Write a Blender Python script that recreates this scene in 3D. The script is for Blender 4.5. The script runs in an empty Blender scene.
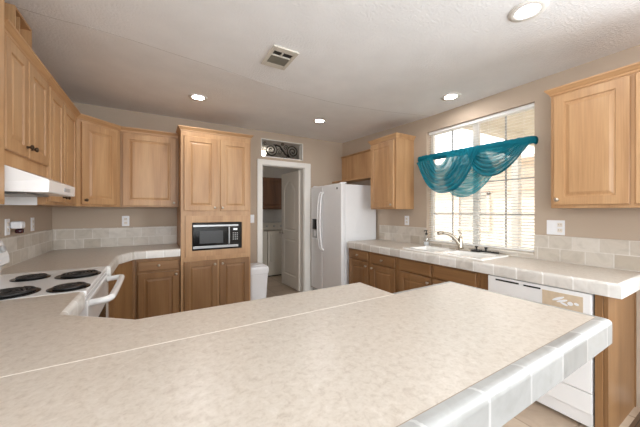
import bpy, bmesh, math, random
from mathutils import Vector, Matrix
random.seed(7)
PI = math.pi
scene = bpy.context.scene
col = scene.collection

# ------------------------------------------------------------------ camera, world, light, exposure
cam_d = bpy.data.cameras.new('camera'); cam = bpy.data.objects.new('camera', cam_d); col.objects.link(cam)
cam_d.sensor_fit = 'HORIZONTAL'; cam_d.sensor_width = 36.0
cam_d.lens = 36.0 * 278.0 / 640.0
cam_d.shift_y = -2.5 / 640.0
cam_d.clip_start = 0.02
cam.location = (0, 0, 1.322)
cam.rotation_euler = (PI / 2, 0, -math.radians(30.69))
scene.camera = cam

world = bpy.data.worlds.new('sky'); scene.world = world; world.use_nodes = True
wn = world.node_tree.nodes; wl = world.node_tree.links
bg = wn['Background']
bg.inputs['Color'].default_value = (0.93, 0.97, 1.0, 1)
bg.inputs['Strength'].default_value = 2.6

sun_d = bpy.data.lights.new('sun', 'SUN'); sun = bpy.data.objects.new('sun', sun_d); col.objects.link(sun)
sun_d.energy = 5.0; sun_d.angle = 0.02; sun_d.color = (1.0, 0.95, 0.88)
sun.rotation_euler = (math.radians(-38), math.radians(-30), 0)
sun.location = (-3, 2, 8)
def area(name, loc, rot, sx, sy, energy, c):
    d = bpy.data.lights.new(name, 'AREA'); d.shape = 'RECTANGLE'; d.size = sx; d.size_y = sy; d.energy = energy; d.color = c
    o = bpy.data.objects.new(name, d); col.objects.link(o); o.location = loc; o.rotation_euler = rot
    return o
# added fill lamps inside the made-up living area windows, to brighten the kitchen
area('rear_fill_lamp', (0.95, -6.9, 1.66), (math.radians(90), 0, 0), 3.4, 1.3, 205, (0.885, 0.95, 1.0))
area('left_fill_lamp', (-0.95, -0.9, 1.45), (0, math.radians(-90), 0), 1.3, 1.4, 76, (0.885, 0.95, 1.0))
area('right_fill_lamp', (2.82, -0.9, 1.45), (0, math.radians(90), 0), 1.3, 1.4, 94, (0.885, 0.95, 1.0))
LAMP = 150.0          # ceiling lamp lens strength
GLOBE = 13.0

scene.view_settings.view_transform = 'Standard'
scene.view_settings.look = 'None'
scene.view_settings.gamma = 1.0
scene.view_settings.use_curve_mapping = False
scene.view_settings.exposure = 0.0
scene.cycles.use_denoising = True
scene.cycles.max_bounces = 10
scene.cycles.diffuse_bounces = 6
scene.cycles.transparent_max_bounces = 24
scene.cycles.sample_clamp_indirect = 6.0

# ------------------------------------------------------------------ materials
def srgb(r, g, b):
    def f(c):
        c /= 255.0
        return c / 12.92 if c <= 0.04045 else ((c + 0.055) / 1.055) ** 2.4
    return (f(r), f(g), f(b), 1.0)

def newmat(name):
    m = bpy.data.materials.new(name); m.use_nodes = True
    nt = m.node_tree
    return m, nt, nt.nodes, nt.links, nt.nodes['Principled BSDF']

def N(nodes, t, **kw):
    n = nodes.new(t)
    for k, v in kw.items(): setattr(n, k, v)
    return n

def ramp(nodes, stops):
    r = nodes.new('ShaderNodeValToRGB'); e = r.color_ramp.elements
    while len(e) < len(stops): e.new(0.5)
    for i, (p, c) in enumerate(stops):
        e[i].position = p; e[i].color = c
    return r

def plain(name, c, rough=0.5, metal=0.0, spec=0.5, var=0.04, scale=12.0, bump=0.0, bscale=200.0, coat=0.0):
    m, nt, n, l, b = newmat(name)
    tc = N(n, 'ShaderNodeTexCoord')
    nz = N(n, 'ShaderNodeTexNoise'); nz.inputs['Scale'].default_value = scale; nz.inputs['Detail'].default_value = 3
    l.new(tc.outputs['Object'], nz.inputs['Vector'])
    lo = tuple(max(0, x * (1 - var)) for x in c[:3]) + (1,); hi = tuple(min(1, x * (1 + var)) for x in c[:3]) + (1,)
    r = ramp(n, [(0.3, lo), (0.7, hi)])
    l.new(nz.outputs['Fac'], r.inputs['Fac']); l.new(r.outputs['Color'], b.inputs['Base Color'])
    b.inputs['Roughness'].default_value = rough; b.inputs['Metallic'].default_value = metal
    b.inputs['Specular IOR Level'].default_value = spec
    b.inputs['Coat Weight'].default_value = coat
    if bump:
        n2 = N(n, 'ShaderNodeTexNoise'); n2.inputs['Scale'].default_value = bscale; n2.inputs['Detail'].default_value = 4
        l.new(tc.outputs['Object'], n2.inputs['Vector'])
        bp = N(n, 'ShaderNodeBump'); bp.inputs['Strength'].default_value = bump; bp.inputs['Distance'].default_value = 0.01
        l.new(n2.outputs['Fac'], bp.inputs['Height']); l.new(bp.outputs['Normal'], b.inputs['Normal'])
    return m

def wood(name, c0, c1, c2, rough=0.42, horiz=False):
    m, nt, n, l, b = newmat(name)
    tc = N(n, 'ShaderNodeTexCoord'); oi = N(n, 'ShaderNodeObjectInfo')
    ad = N(n, 'ShaderNodeVectorMath', operation='ADD')
    mu = N(n, 'ShaderNodeMath', operation='MULTIPLY'); mu.inputs[1].default_value = 13.0
    l.new(oi.outputs['Random'], mu.inputs[0])
    l.new(tc.outputs['Object'], ad.inputs[0]); l.new(mu.outputs[0], ad.inputs[1])
    mp = N(n, 'ShaderNodeMapping'); mp.inputs['Scale'].default_value = (0.9, 9, 9) if horiz else (9, 9, 0.9)
    l.new(ad.outputs[0], mp.inputs['Vector'])
    nz = N(n, 'ShaderNodeTexNoise'); nz.inputs['Scale'].default_value = 1.0; nz.inputs['Detail'].default_value = 5; nz.inputs['Distortion'].default_value = 0.6
    l.new(mp.outputs[0], nz.inputs['Vector'])
    r = ramp(n, [(0.25, c0), (0.52, c1), (0.8, c2)])
    l.new(nz.outputs['Fac'], r.inputs['Fac'])
    mp2 = N(n, 'ShaderNodeMapping'); mp2.inputs['Scale'].default_value = (4, 160, 160) if horiz else (160, 160, 4)
    l.new(ad.outputs[0], mp2.inputs['Vector'])
    n2 = N(n, 'ShaderNodeTexNoise'); n2.inputs['Scale'].default_value = 1.0; n2.inputs['Detail'].default_value = 2
    l.new(mp2.outputs[0], n2.inputs['Vector'])
    r2 = ramp(n, [(0.3, (0.84, 0.82, 0.8, 1)), (0.6, (1, 1, 1, 1))])
    l.new(n2.outputs['Fac'], r2.inputs['Fac'])
    mx = N(n, 'ShaderNodeMix', data_type='RGBA', blend_type='MULTIPLY'); mx.inputs['Factor'].default_value = 0.7
    l.new(r.outputs['Color'], mx.inputs['A']); l.new(r2.outputs['Color'], mx.inputs['B'])
    hs = N(n, 'ShaderNodeHueSaturation')
    mr = N(n, 'ShaderNodeMapRange'); mr.inputs['To Min'].default_value = 0.93; mr.inputs['To Max'].default_value = 1.07
    l.new(oi.outputs['Random'], mr.inputs['Value']); l.new(mr.outputs[0], hs.inputs['Value'])
    l.new(mx.outputs['Result'], hs.inputs['Color'])
    l.new(hs.outputs['Color'], b.inputs['Base Color'])
    b.inputs['Roughness'].default_value = rough
    bp = N(n, 'ShaderNodeBump'); bp.inputs['Strength'].default_value = 0.05; bp.inputs['Distance'].default_value = 0.002
    l.new(n2.outputs['Fac'], bp.inputs['Height']); l.new(bp.outputs['Normal'], b.inputs['Normal'])
    return m

def laminate(name):
    m, nt, n, l, b = newmat(name)
    tc = N(n, 'ShaderNodeTexCoord')
    a = N(n, 'ShaderNodeTexNoise'); a.inputs['Scale'].default_value = 48; a.inputs['Detail'].default_value = 6; a.inputs['Roughness'].default_value = 0.62; a.inputs['Distortion'].default_value = 0.5
    l.new(tc.outputs['Object'], a.inputs['Vector'])
    r = ramp(n, [(0.28, srgb(180, 168, 155)), (0.46, srgb(196, 186, 174)), (0.62, srgb(202, 193, 182)), (0.78, srgb(211, 203, 194))])
    l.new(a.outputs['Fac'], r.inputs['Fac'])
    v = N(n, 'ShaderNodeTexNoise'); v.inputs['Scale'].default_value = 130; v.inputs['Detail'].default_value = 3
    l.new(tc.outputs['Object'], v.inputs['Vector'])
    r2 = ramp(n, [(0.33, (0.86, 0.84, 0.81, 1)), (0.5, (1, 1, 1, 1))])
    l.new(v.outputs['Fac'], r2.inputs['Fac'])
    mx = N(n, 'ShaderNodeMix', data_type='RGBA', blend_type='MULTIPLY'); mx.inputs['Factor'].default_value = 0.5
    l.new(r.outputs['Color'], mx.inputs['A']); l.new(r2.outputs['Color'], mx.inputs['B'])
    l.new(mx.outputs['Result'], b.inputs['Base Color'])
    b.inputs['Roughness'].default_value = 0.31
    b.inputs['Specular IOR Level'].default_value = 0.5
    return m

def tile(name, bw, rh, z0, c1, c2, cm, rough=0.35, single=False, offset=0.5, floor=False, mort=0.004, marb=0.5):
    m, nt, n, l, b = newmat(name)
    tc = N(n, 'ShaderNodeTexCoord'); sp = N(n, 'ShaderNodeSeparateXYZ'); l.new(tc.outputs['Object'], sp.inputs[0])
    cb = N(n, 'ShaderNodeCombineXYZ')
    if floor:
        l.new(sp.outputs['X'], cb.inputs['X']); l.new(sp.outputs['Y'], cb.inputs['Y'])
    else:
        ad = N(n, 'ShaderNodeMath', operation='ADD'); l.new(sp.outputs['X'], ad.inputs[0]); l.new(sp.outputs['Y'], ad.inputs[1])
        l.new(ad.outputs[0], cb.inputs['X'])
        if single:
            cb.inputs['Y'].default_value = 0.5
            uvn = N(n, 'ShaderNodeUVMap'); su = N(n, 'ShaderNodeSeparateXYZ'); l.new(uvn.outputs['UV'], su.inputs[0]); l.new(su.outputs['X'], cb.inputs['X'])
        else:
            s = N(n, 'ShaderNodeMath', operation='SUBTRACT'); s.inputs[1].default_value = z0
            l.new(sp.outputs['Z'], s.inputs[0]); l.new(s.outputs[0], cb.inputs['Y'])
    br = N(n, 'ShaderNodeTexBrick'); br.offset = offset
    br.inputs['Scale'].default_value = 1.0; br.inputs['Brick Width'].default_value = bw; br.inputs['Row Height'].default_value = 1.0 if single else rh
    br.inputs['Mortar Size'].default_value = mort; br.inputs['Mortar Smooth'].default_value = 0.2; br.inputs['Bias'].default_value = 0.0
    br.inputs['Color1'].default_value = c1; br.inputs['Color2'].default_value = c2; br.inputs['Mortar'].default_value = cm
    l.new(cb.outputs[0], br.inputs['Vector'])
    nz = N(n, 'ShaderNodeTexNoise'); nz.inputs['Scale'].default_value = 9; nz.inputs['Detail'].default_value = 6; nz.inputs['Distortion'].default_value = 1.2
    l.new(tc.outputs['Object'], nz.inputs['Vector'])
    r = ramp(n, [(0.3, (0.80, 0.79, 0.77, 1)), (0.55, (1, 1, 1, 1)), (0.75, (0.93, 0.91, 0.88, 1))])
    l.new(nz.outputs['Fac'], r.inputs['Fac'])
    mx = N(n, 'ShaderNodeMix', data_type='RGBA', blend_type='MULTIPLY'); mx.inputs['Factor'].default_value = marb
    l.new(br.outputs['Color'], mx.inputs['A']); l.new(r.outputs['Color'], mx.inputs['B'])
    l.new(mx.outputs['Result'], b.inputs['Base Color'])
    b.inputs['Roughness'].default_value = rough
    bp = N(n, 'ShaderNodeBump'); bp.inputs['Strength'].default_value = 0.3; bp.inputs['Distance'].default_value = 0.002; bp.invert = True
    l.new(br.outputs['Fac'], bp.inputs['Height']); l.new(bp.outputs['Normal'], b.inputs['Normal'])
    return m

def emit(name, c, s):
    m, nt, n, l, b = newmat(name)
    b.inputs['Base Color'].default_value = (0.9, 0.9, 0.9, 1)
    b.inputs['Emission Color'].default_value = c; b.inputs['Emission Strength'].default_value = s
    return m

def glass(name, tint=(1, 1, 1, 1), fac=0.07):
    m, nt, n, l, b = newmat(name)
    n.remove(b)
    tr = N(n, 'ShaderNodeBsdfTransparent'); tr.inputs['Color'].default_value = tint
    gl = N(n, 'ShaderNodeBsdfGlossy'); gl.inputs['Roughness'].default_value = 0.03
    mx = N(n, 'ShaderNodeMixShader'); mx.inputs[0].default_value = fac
    l.new(tr.outputs[0], mx.inputs[1]); l.new(gl.outputs[0], mx.inputs[2])
    l.new(mx.outputs[0], n['Material Output'].inputs['Surface'])
    return m

def sheer(name, c, alpha, stripes=55.0):
    m, nt, n, l, b = newmat(name)
    n.remove(b)
    uv = N(n, 'ShaderNodeUVMap')
    mp = N(n, 'ShaderNodeMapping'); mp.inputs['Scale'].default_value = (2.0, stripes, 1)
    l.new(uv.outputs['UV'], mp.inputs['Vector'])
    nz = N(n, 'ShaderNodeTexNoise'); nz.inputs['Scale'].default_value = 1.0; nz.inputs['Detail'].default_value = 3
    l.new(mp.outputs[0], nz.inputs['Vector'])
    r = ramp(n, [(0.36, (alpha[0],) * 3 + (1,)), (0.6, (alpha[1],) * 3 + (1,))])
    l.new(nz.outputs['Fac'], r.inputs['Fac'])
    tr = N(n, 'ShaderNodeBsdfTransparent'); tr.inputs['Color'].default_value = (0.8, 0.95, 0.97, 1)
    df = N(n, 'ShaderNodeBsdfDiffuse'); df.inputs['Color'].default_value = c
    tl = N(n, 'ShaderNodeBsdfTranslucent'); tl.inputs['Color'].default_value = c
    m1 = N(n, 'ShaderNodeMixShader'); m1.inputs[0].default_value = 0.45
    l.new(df.outputs[0], m1.inputs[1]); l.new(tl.outputs[0], m1.inputs[2])
    m2 = N(n, 'ShaderNodeMixShader'); l.new(r.outputs['Color'], m2.inputs[0])
    l.new(tr.outputs[0], m2.inputs[1]); l.new(m1.outputs[0], m2.inputs[2])
    l.new(m2.outputs[0], n['Material Output'].inputs['Surface'])
    return m

M = {}
M['oak'] = wood('honey_oak', srgb(166, 124, 84), srgb(188, 147, 105), srgb(201, 163, 121))
M['oak_h'] = wood('honey_oak_horizontal', srgb(166, 124, 84), srgb(188, 147, 105), srgb(201, 163, 121), horiz=True)
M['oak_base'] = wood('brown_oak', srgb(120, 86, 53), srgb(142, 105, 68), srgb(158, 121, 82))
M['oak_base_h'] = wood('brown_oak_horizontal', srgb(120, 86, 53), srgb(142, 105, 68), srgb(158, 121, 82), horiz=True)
M['oak_dark'] = wood('brown_wood', srgb(92, 58, 34), srgb(116, 76, 46), srgb(138, 96, 62))
M['wall'] = plain('taupe_paint', srgb(184, 167, 149), 0.85, var=0.02, scale=3, bump=0.12, bscale=140)
M['wall_l'] = plain('grey_paint', srgb(212, 207, 200), 0.85, var=0.02, scale=3)
M['ceil'] = plain('textured_ceiling', srgb(238, 238, 238), 0.9, var=0.025, scale=5, bump=0.45, bscale=75)
M['crack'] = plain('crack_grey', srgb(196, 194, 190), 0.9)
M['lam'] = laminate('beige_laminate')
M['joint'] = plain('joint_brown', srgb(150, 134, 116), 0.6)
M['seam'] = plain('seam_white', srgb(228, 220, 209), 0.5)
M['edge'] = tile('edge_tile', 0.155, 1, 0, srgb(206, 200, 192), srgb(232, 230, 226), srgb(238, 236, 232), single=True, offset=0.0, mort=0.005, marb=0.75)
M['edge_bar_dimmed'] = tile('bar_edge_tile_dimmed', 0.195, 1, 0, srgb(142, 141, 138), srgb(168, 168, 166), srgb(182, 181, 179), single=True, offset=0.0, mort=0.005, marb=0.9)  # darker copy of the edge tile: colour lowered to offset strong near light
M['splash'] = tile('splash_tile', 0.152, 0.103, 0.914, srgb(186, 175, 160), srgb(214, 207, 197), srgb(216, 210, 202), mort=0.004, marb=0.8)
M['floor'] = tile('floor_tile', 0.33, 0.33, 0, srgb(170, 150, 130), srgb(188, 170, 150), srgb(146, 128, 110), floor=True, offset=0.0, mort=0.006, marb=0.6)
M['plank'] = tile('dark_plank_floor', 1.2, 0.12, 0, srgb(82, 62, 48), srgb(104, 82, 64), srgb(48, 36, 28), floor=True, offset=0.37, mort=0.003, marb=1.0)
M['trim'] = plain('white_trim', srgb(232, 229, 223), 0.5, var=0.01)
M['door'] = plain('white_door', srgb(224, 217, 206), 0.5, var=0.01)
M['white'] = plain('white_enamel', srgb(238, 238, 238), 0.22, var=0.008, coat=0.3)
M['fridge'] = plain('white_fridge', srgb(232, 232, 233), 0.33, var=0.008, bump=0.03, bscale=400)
M['plastic'] = plain('white_plastic', srgb(236, 237, 240), 0.4, var=0.01)
M['grey'] = plain('grey_plastic', srgb(172, 172, 172), 0.4)
M['black'] = plain('black_gloss', srgb(14, 14, 15), 0.12, var=0.1)
M['matte'] = plain('black_matte', srgb(20, 19, 19), 0.5, var=0.1)
M['coil'] = plain('black_coil', srgb(34, 32, 31), 0.45, var=0.1)
M['iron'] = plain('wrought_iron', srgb(34, 30, 28), 0.5, metal=0.5)
M['steel'] = plain('brushed_steel', srgb(150, 150, 150), 0.3, metal=0.9)
M['nickel'] = plain('brushed_nickel', srgb(190, 180, 166), 0.3, metal=0.9)
M['bronze'] = plain('dark_bronze', srgb(78, 62, 48), 0.35, metal=0.8)
M['sink'] = plain('white_sink', srgb(244, 243, 240), 0.2, var=0.006, coat=0.4)
M['slat'] = plain('white_slats', srgb(240, 240, 238), 0.5, var=0.005)
M['glass'] = glass('window_glass')
M['clear'] = glass('clear_plastic', (0.93, 0.95, 0.96, 1), 0.15)
M['amber'] = plain('dark_red_liquid', srgb(58, 20, 28), 0.15)
M['lens'] = emit('lamp_lens', (1.0, 0.985, 0.96, 1), LAMP)
M['globe'] = emit('globe_lamp', (1.0, 0.88, 0.72, 1), GLOBE)
M['teal'] = sheer('teal_sheer', srgb(38, 138, 158), (0.66, 1.0))
M['teal_l'] = sheer('teal_thin_sheer', srgb(52, 154, 170), (0.52, 1.0))
M['teal_d'] = sheer('teal_gathered', srgb(36, 132, 152), (0.92, 1.0), 30)
M['vent'] = plain('vent_metal', srgb(206, 200, 188), 0.5, var=0.02)
M['ventdark'] = plain('vent_louver', srgb(120, 116, 104), 0.6)
M['machine'] = plain('shade_toned_machine', srgb(200, 192, 178), 0.4, var=0.01)  # white machines toned cream: the laundry's shade is put into the colour
M['stucco'] = plain('cream_stucco', srgb(238, 226, 208), 0.9, var=0.03, scale=6)
M['peach'] = plain('peach_trim', srgb(240, 220, 204), 0.8)
M['patio'] = plain('patio_concrete', srgb(206, 198, 186), 0.9, var=0.05)
M['panelroof'] = plain('patio_roof', srgb(226, 220, 204), 0.7)
M['display'] = emit('display', (0.75, 0.9, 1.0, 1), 0.25)
M['sticker'] = plain('beige_label', srgb(206, 186, 160), 0.5, var=0.08, scale=30)

# ------------------------------------------------------------------ mesh helpers
def obj(name, bm, mat, parent=None, smooth=False, recalc=True, kind=None):
    if recalc: bmesh.ops.recalc_face_normals(bm, faces=bm.faces[:])
    me = bpy.data.meshes.new(name); 
    if smooth:
        for f in bm.faces: f.smooth = True
    bm.to_mesh(me); bm.free()
    me.materials.append(mat)
    o = bpy.data.objects.new(name, me); col.objects.link(o)
    if parent is not None: o.parent = parent
    if kind: o['kind'] = kind
    return o

def thing(name, label, cat, loc=(0, 0, 0), rot=0.0, group=None):
    o = bpy.data.objects.new(name, None); col.objects.link(o)
    o.location = loc; o.rotation_euler = (0, 0, rot); o.empty_display_size = 0.1
    o['label'] = label; o['category'] = cat
    if group: o['group'] = group
    return o

def tag(o, label, cat, group=None):
    o['label'] = label; o['category'] = cat
    if group: o['group'] = group
    return o

def struct(name, bm, mat, parent=None, smooth=False):
    return obj(name, bm, mat, parent, smooth, kind='structure' if parent is None else None)

def B(): return bmesh.new()

def box(bm, x0, x1, y0, y1, z0, z1, bev=0.0, seg=2):
    t = bmesh.new()
    bmesh.ops.create_cube(t, size=1.0)
    for v in t.verts:
        v.co = Vector(((x0 + x1) / 2 + v.co.x * (x1 - x0), (y0 + y1) / 2 + v.co.y * (y1 - y0), (z0 + z1) / 2 + v.co.z * (z1 - z0)))
    if bev > 0:
        bmesh.ops.bevel(t, geom=t.edges[:], offset=bev, segments=seg, affect='EDGES', profile=0.5)
    merge(bm, t)
    return bm

def merge(bm, t, mat=None):
    vm = {}
    for v in t.verts:
        vm[v] = bm.verts.new(mat @ v.co if mat else v.co)
    for f in t.faces:
        try:
            nf = bm.faces.new([vm[v] for v in f.verts]); nf.smooth = f.smooth
        except ValueError: pass
    t.free()

def bx(x0, x1, y0, y1, z0, z1, bev=0.0, seg=2):
    return box(B(), x0, x1, y0, y1, z0, z1, bev, seg)

def prism(bm, pts, z0, z1):
    """plan polygon extruded in z"""
    a = [bm.verts.new((p[0], p[1], z0)) for p in pts]; b = [bm.verts.new((p[0], p[1], z1)) for p in pts]
    bm.faces.new(a[::-1]); bm.faces.new(b)
    for i in range(len(pts)):
        j = (i + 1) % len(pts)
        bm.faces.new((a[i], a[j], b[j], b[i]))
    return bm

def prism_y(bm, pts, y0, y1):
    """(x,z) polygon extruded along y"""
    a = [bm.verts.new((p[0], y0, p[1])) for p in pts]; b = [bm.verts.new((p[0], y1, p[1])) for p in pts]
    bm.faces.new(a[::-1]); bm.faces.new(b)
    for i in range(len(pts)):
        j = (i + 1) % len(pts)
        bm.faces.new((a[i], a[j], b[j], b[i]))
    return bm

def lathe(bm, prof, c=(0, 0, 0), axis='z', n=20):
    """profile [(r, h)] about an axis through c"""
    rings = []
    for r, h in prof:
        ring = []
        for i in range(n):
            a = 2 * PI * i / n; u = r * math.cos(a); v = r * math.sin(a)
            p = {'z': (u, v, h), 'y': (u, h, v), 'x': (h, u, v)}[axis]
            ring.append(bm.verts.new((c[0] + p[0], c[1] + p[1], c[2] + p[2])))
        rings.append(ring)
    for k in range(len(rings) - 1):
        for i in range(n):
            j = (i + 1) % n
            f = bm.faces.new((rings[k][i], rings[k][j], rings[k + 1][j], rings[k + 1][i])); f.smooth = True
    bm.faces.new(rings[0][::-1]); bm.faces.new(rings[-1])
    return bm

def tube(bm, pts, r, n=8, closed=False, flat=1.0):
    pts = [Vector(p) for p in pts]; m = len(pts)
    rad = r if isinstance(r, (list, tuple)) else [r] * m
    rings = []; up = None
    for i in range(m):
        if closed: t = pts[(i + 1) % m] - pts[i - 1]
        else: t = pts[min(i + 1, m - 1)] - pts[max(i - 1, 0)]
        t.normalize()
        if up is None:
            up = Vector((0, 0, 1)) if abs(t.z) < 0.9 else Vector((1, 0, 0))
        s = t.cross(up)
        if s.length < 1e-5: s = t.orthogonal()
        s.normalize(); up = s.cross(t).normalized()
        ring = []
        for k in range(n):
            a = 2 * PI * k / n
            ring.append(bm.verts.new(pts[i] + (s * math.cos(a) * flat + up * math.sin(a)) * rad[i]))
        rings.append(ring)
    mm = m if closed else m - 1
    for i in range(mm):
        A = rings[i]; Bq = rings[(i + 1) % m]
        for k in range(n):
            q = (k + 1) % n
            f = bm.faces.new((A[k], A[q], Bq[q], Bq[k])); f.smooth = True
    if not closed:
        bm.faces.new(rings[0][::-1]); bm.faces.new(rings[-1])
    return bm

def smooth_path(pts, n=8):
    """Catmull-Rom"""
    P = [Vector(p) for p in pts]; P = [P[0] * 2 - P[1]] + P + [P[-1] * 2 - P[-2]]
    out = []
    for i in range(1, len(P) - 2):
        for k in range(n):
            t = k / n; a, b, c, d = P[i - 1], P[i], P[i + 1], P[i + 2]
            out.append(0.5 * ((2 * b) + (c - a) * t + (2 * a - 5 * b + 4 * c - d) * t * t + (3 * b - a - 3 * c + d) * t ** 3))
    out.append(P[-2]); return out

def rings_face(bm, rects):
    """nested rectangles in the plane y (x0,x1,z0,z1,y) joined as a stepped front, last one filled"""
    rr = []
    for x0, x1, z0, z1, y in rects:
        rr.append([bm.verts.new(p) for p in ((x0, y, z0), (x1, y, z0), (x1, y, z1), (x0, y, z1))])
    for a, b in zip(rr, rr[1:]):
        for i in range(4):
            j = (i + 1) % 4
            bm.faces.new((a[i], a[j], b[j], b[i]))
    bm.faces.new(rr[-1]); bm.faces.new(rr[0][::-1])
    return bm

def raised_door(x0, x1, z0, z1, t=0.02, fw=0.058):
    bm = B(); r = 0.004
    def q(i, y): return (x0 + i, x1 - i, z0 + i, z1 - i, y)
    rings_face(bm, [q(0, -0.0005), q(0, -t + r), q(r, -t), q(fw, -t), q(fw + 0.004, -t + 0.008), q(fw + 0.012, -t + 0.008),
                    q(fw + 0.03, -t + 0.001), q(fw + 0.036, -t + 0.001)])
    return bm

def slab_front(x0, x1, z0, z1, t=0.02):
    bm = B(); r = 0.006
    def q(i, y): return (x0 + i, x1 - i, z0 + i, z1 - i, y)
    rings_face(bm, [q(0, -0.0005), q(0, -t + r), q(r, -t), q(r * 2.5, -t)])
    return bm

def knob_bm(x, z, y=-0.02):
    bm = B()
    prof = [(0.0085, 0.0), (0.006, -0.004), (0.005, -0.012), (0.012, -0.017), (0.0145, -0.022), (0.012, -0.027), (0.004, -0.0295)]
    return lathe(bm, prof, (x, y, z), 'y', 14)

def crown_bm(x0, x1, yf, yb, zt, left=True, right=True):
    """stepped moulding round the front and open sides of a cabinet top, base at zt"""
    bm = B()
    prof = [(0.002, 0.0), (0.006, 0.003), (0.008, 0.014), (0.014, 0.019), (0.025, 0.034), (0.030, 0.038), (0.031, 0.048), (0.0, 0.048)]
    L = 1 if left else 0; R = 1 if right else 0
    rr = []
    for o, h in prof:
        rr.append([bm.verts.new(p) for p in ((x0 - o * L, yb, zt + h), (x0 - o * L, yf - o, zt + h), (x1 + o * R, yf - o, zt + h), (x1 + o * R, yb, zt + h))])
    for a, b in zip(rr, rr[1:]):
        for i in range(4):
            j = (i + 1) % 4
            bm.faces.new((a[i], a[j], b[j], b[i]))
    bm.faces.new(rr[0][::-1]); bm.faces.new(rr[-1])
    return bm

def fronts(t, items, dark=False, zdark=None):
    for it in items:
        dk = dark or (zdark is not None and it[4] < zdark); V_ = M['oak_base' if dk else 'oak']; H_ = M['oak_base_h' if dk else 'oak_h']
        k = it[0]; x0, x1, z0, z1 = it[1:5]; kn = it[5] if len(it) > 5 else None
        if k == 'door': o = obj('door', raised_door(x0, x1, z0, z1), V_, t)
        elif k == 'drawer': o = obj('drawer', slab_front(x0, x1, z0, z1), H_, t)
        else: o = obj('false_front', slab_front(x0, x1, z0, z1), H_, t)
        if kn: obj('knob', knob_bm(kn[0], kn[1]), M[kn[2]], o, smooth=False)

def wall_cabinet(label, loc, rot, w, d, h, items, crown=(True, True), group=None):
    t = thing('wall_cabinet', label, 'cabinet', loc, rot, group)
    bm = bx(0, w, 0, d, 0, h, 0.0015, 1)
    obj('body', bm, M['oak'], t)
    fronts(t, items)
    if crown: obj('crown_molding', crown_bm(0, w, 0, d, h - 0.012, crown[0], crown[1]), M['oak_h'], t)
    return t

def base_cabinet(label, loc, rot, w, d, h, items, group=None):
    t = thing('base_cabinet', label, 'cabinet', loc, rot, group)
    bm = B(); box(bm, 0, w, 0, d, 0.1, h, 0.0015, 1); box(bm, 0.0, w, 0.06, d, 0.0, 0.1)
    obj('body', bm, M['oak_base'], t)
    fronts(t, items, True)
    return t

# ------------------------------------------------------------------ the room
XL, XR, YB, YN = -0.93, 2.80, 3.95, -7.0
CZ = 2.44; CB = 2.50; LY = 6.05   # laundry far wall
struct('floor', bx(XL - 0.12, 3.3, 0.50, LY + 0.1, -0.06, 0.0), M['floor'])
struct('floor_plank', bx(XL - 0.12, XR + 0.14, YN, 0.50, -0.06, 0.0), M['plank'])
# ceiling: flat, with a slight rise beyond a crack that wanders across the room
crk = [(-0.93, 2.13), (-0.64, 2.16), (-0.478, 2.172), (-0.292, 2.178), (0.29, 2.253), (0.75, 2.335), (1.202, 2.39), (1.7, 2.385), (2.094, 2.33), (2.45, 2.25), (2.80, 2.16)]
bm = B()
def vrow(pts): return [bm.verts.new(p) for p in pts]
near = vrow([(x, YN, CZ) for x, y in crk]); mid = vrow([(x, y, CZ) for x, y in crk]); far = vrow([(x, YB + 0.12, CB + 0.004) for x, y in crk])
for a, b in ((near, mid), (mid, far)):
    for i in range(len(crk) - 1): bm.faces.new((a[i], a[i + 1], b[i + 1], b[i]))
r = bmesh.ops.extrude_face_region(bm, geom=bm.faces[:])
for v in r['geom']:
    if isinstance(v, bmesh.types.BMVert): v.co.z = 2.62
struct('ceiling', bm, M['ceil'])
bm = B()
path = smooth_path([(x, y, CZ) for x, y in crk], 6)
tube(bm, [(p.x, p.y + 0.004 * math.sin(p.x * 9), CZ + 0.0018) for p in path], 0.003, 6)
struct('trim_1', bm, M['crack'])

WL0, WL1, WZ0, WZ1 = 1.112, 2.215, 0.945, 2.262       # window hole
bm = B(); xo = XR + 0.14; s0, s1 = -1.65, -0.15  # s0 to s1: opening added to light the kitchen from the right
box(bm, XR, xo, s1, WL0, 0, 2.6); box(bm, XR, xo, YN, s0, 0, 2.6); box(bm, XR, xo, s0, s1, 0, 0.75); box(bm, XR, xo, s0, s1, 2.15, 2.6); box(bm, XR, xo, WL1, YB + 0.12, 0, 2.6)
box(bm, XR, xo, WL0, WL1, 0, WZ0); box(bm, XR, xo, WL0, WL1, WZ1, 2.6)
struct('wall_right', bm, M['wall'])
bm = B(); xl = XL - 0.12; s0, s1 = -1.65, -0.15       # side opening added to light the kitchen from the left
box(bm, xl, XL, s1, YB + 0.12, 0, 2.6); box(bm, xl, XL, YN, s0, 0, 2.6); box(bm, xl, XL, s0, s1, 0, 0.75); box(bm, xl, XL, s0, s1, 2.15, 2.6)
struct('wall_left', bm, M['wall'])
f = B()
for q in ((s0, s0 + 0.05, 0.75, 2.15), (s1 - 0.05, s1, 0.75, 2.15), ((s0 + s1) / 2 - 0.03, (s0 + s1) / 2 + 0.03, 0.75, 2.15), (s0, s1, 0.75, 0.8), (s0, s1, 2.1, 2.15)):
    box(f, xl + 0.03, xl + 0.07, q[0], q[1], q[2], q[3])
w = struct('window_4', f, M['trim'])  # added unseen window, goes with the left fill lamp
obj('glass_pane', bx(xl + 0.048, xl + 0.052, s0 + 0.04, s1 - 0.04, 0.79, 2.11), M['glass'], w)
f = B(); s0, s1 = -1.65, -0.15
for q in ((s0, s0 + 0.05, 0.75, 2.15), (s1 - 0.05, s1, 0.75, 2.15), ((s0 + s1) / 2 - 0.03, (s0 + s1) / 2 + 0.03, 0.75, 2.15), (s0, s1, 0.75, 0.8), (s0, s1, 2.1, 2.15)):
    box(f, XR + 0.05, XR + 0.09, q[0], q[1], q[2], q[3])
w = struct('window_5', f, M['trim'])  # added unseen window, goes with the right fill lamp
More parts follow.
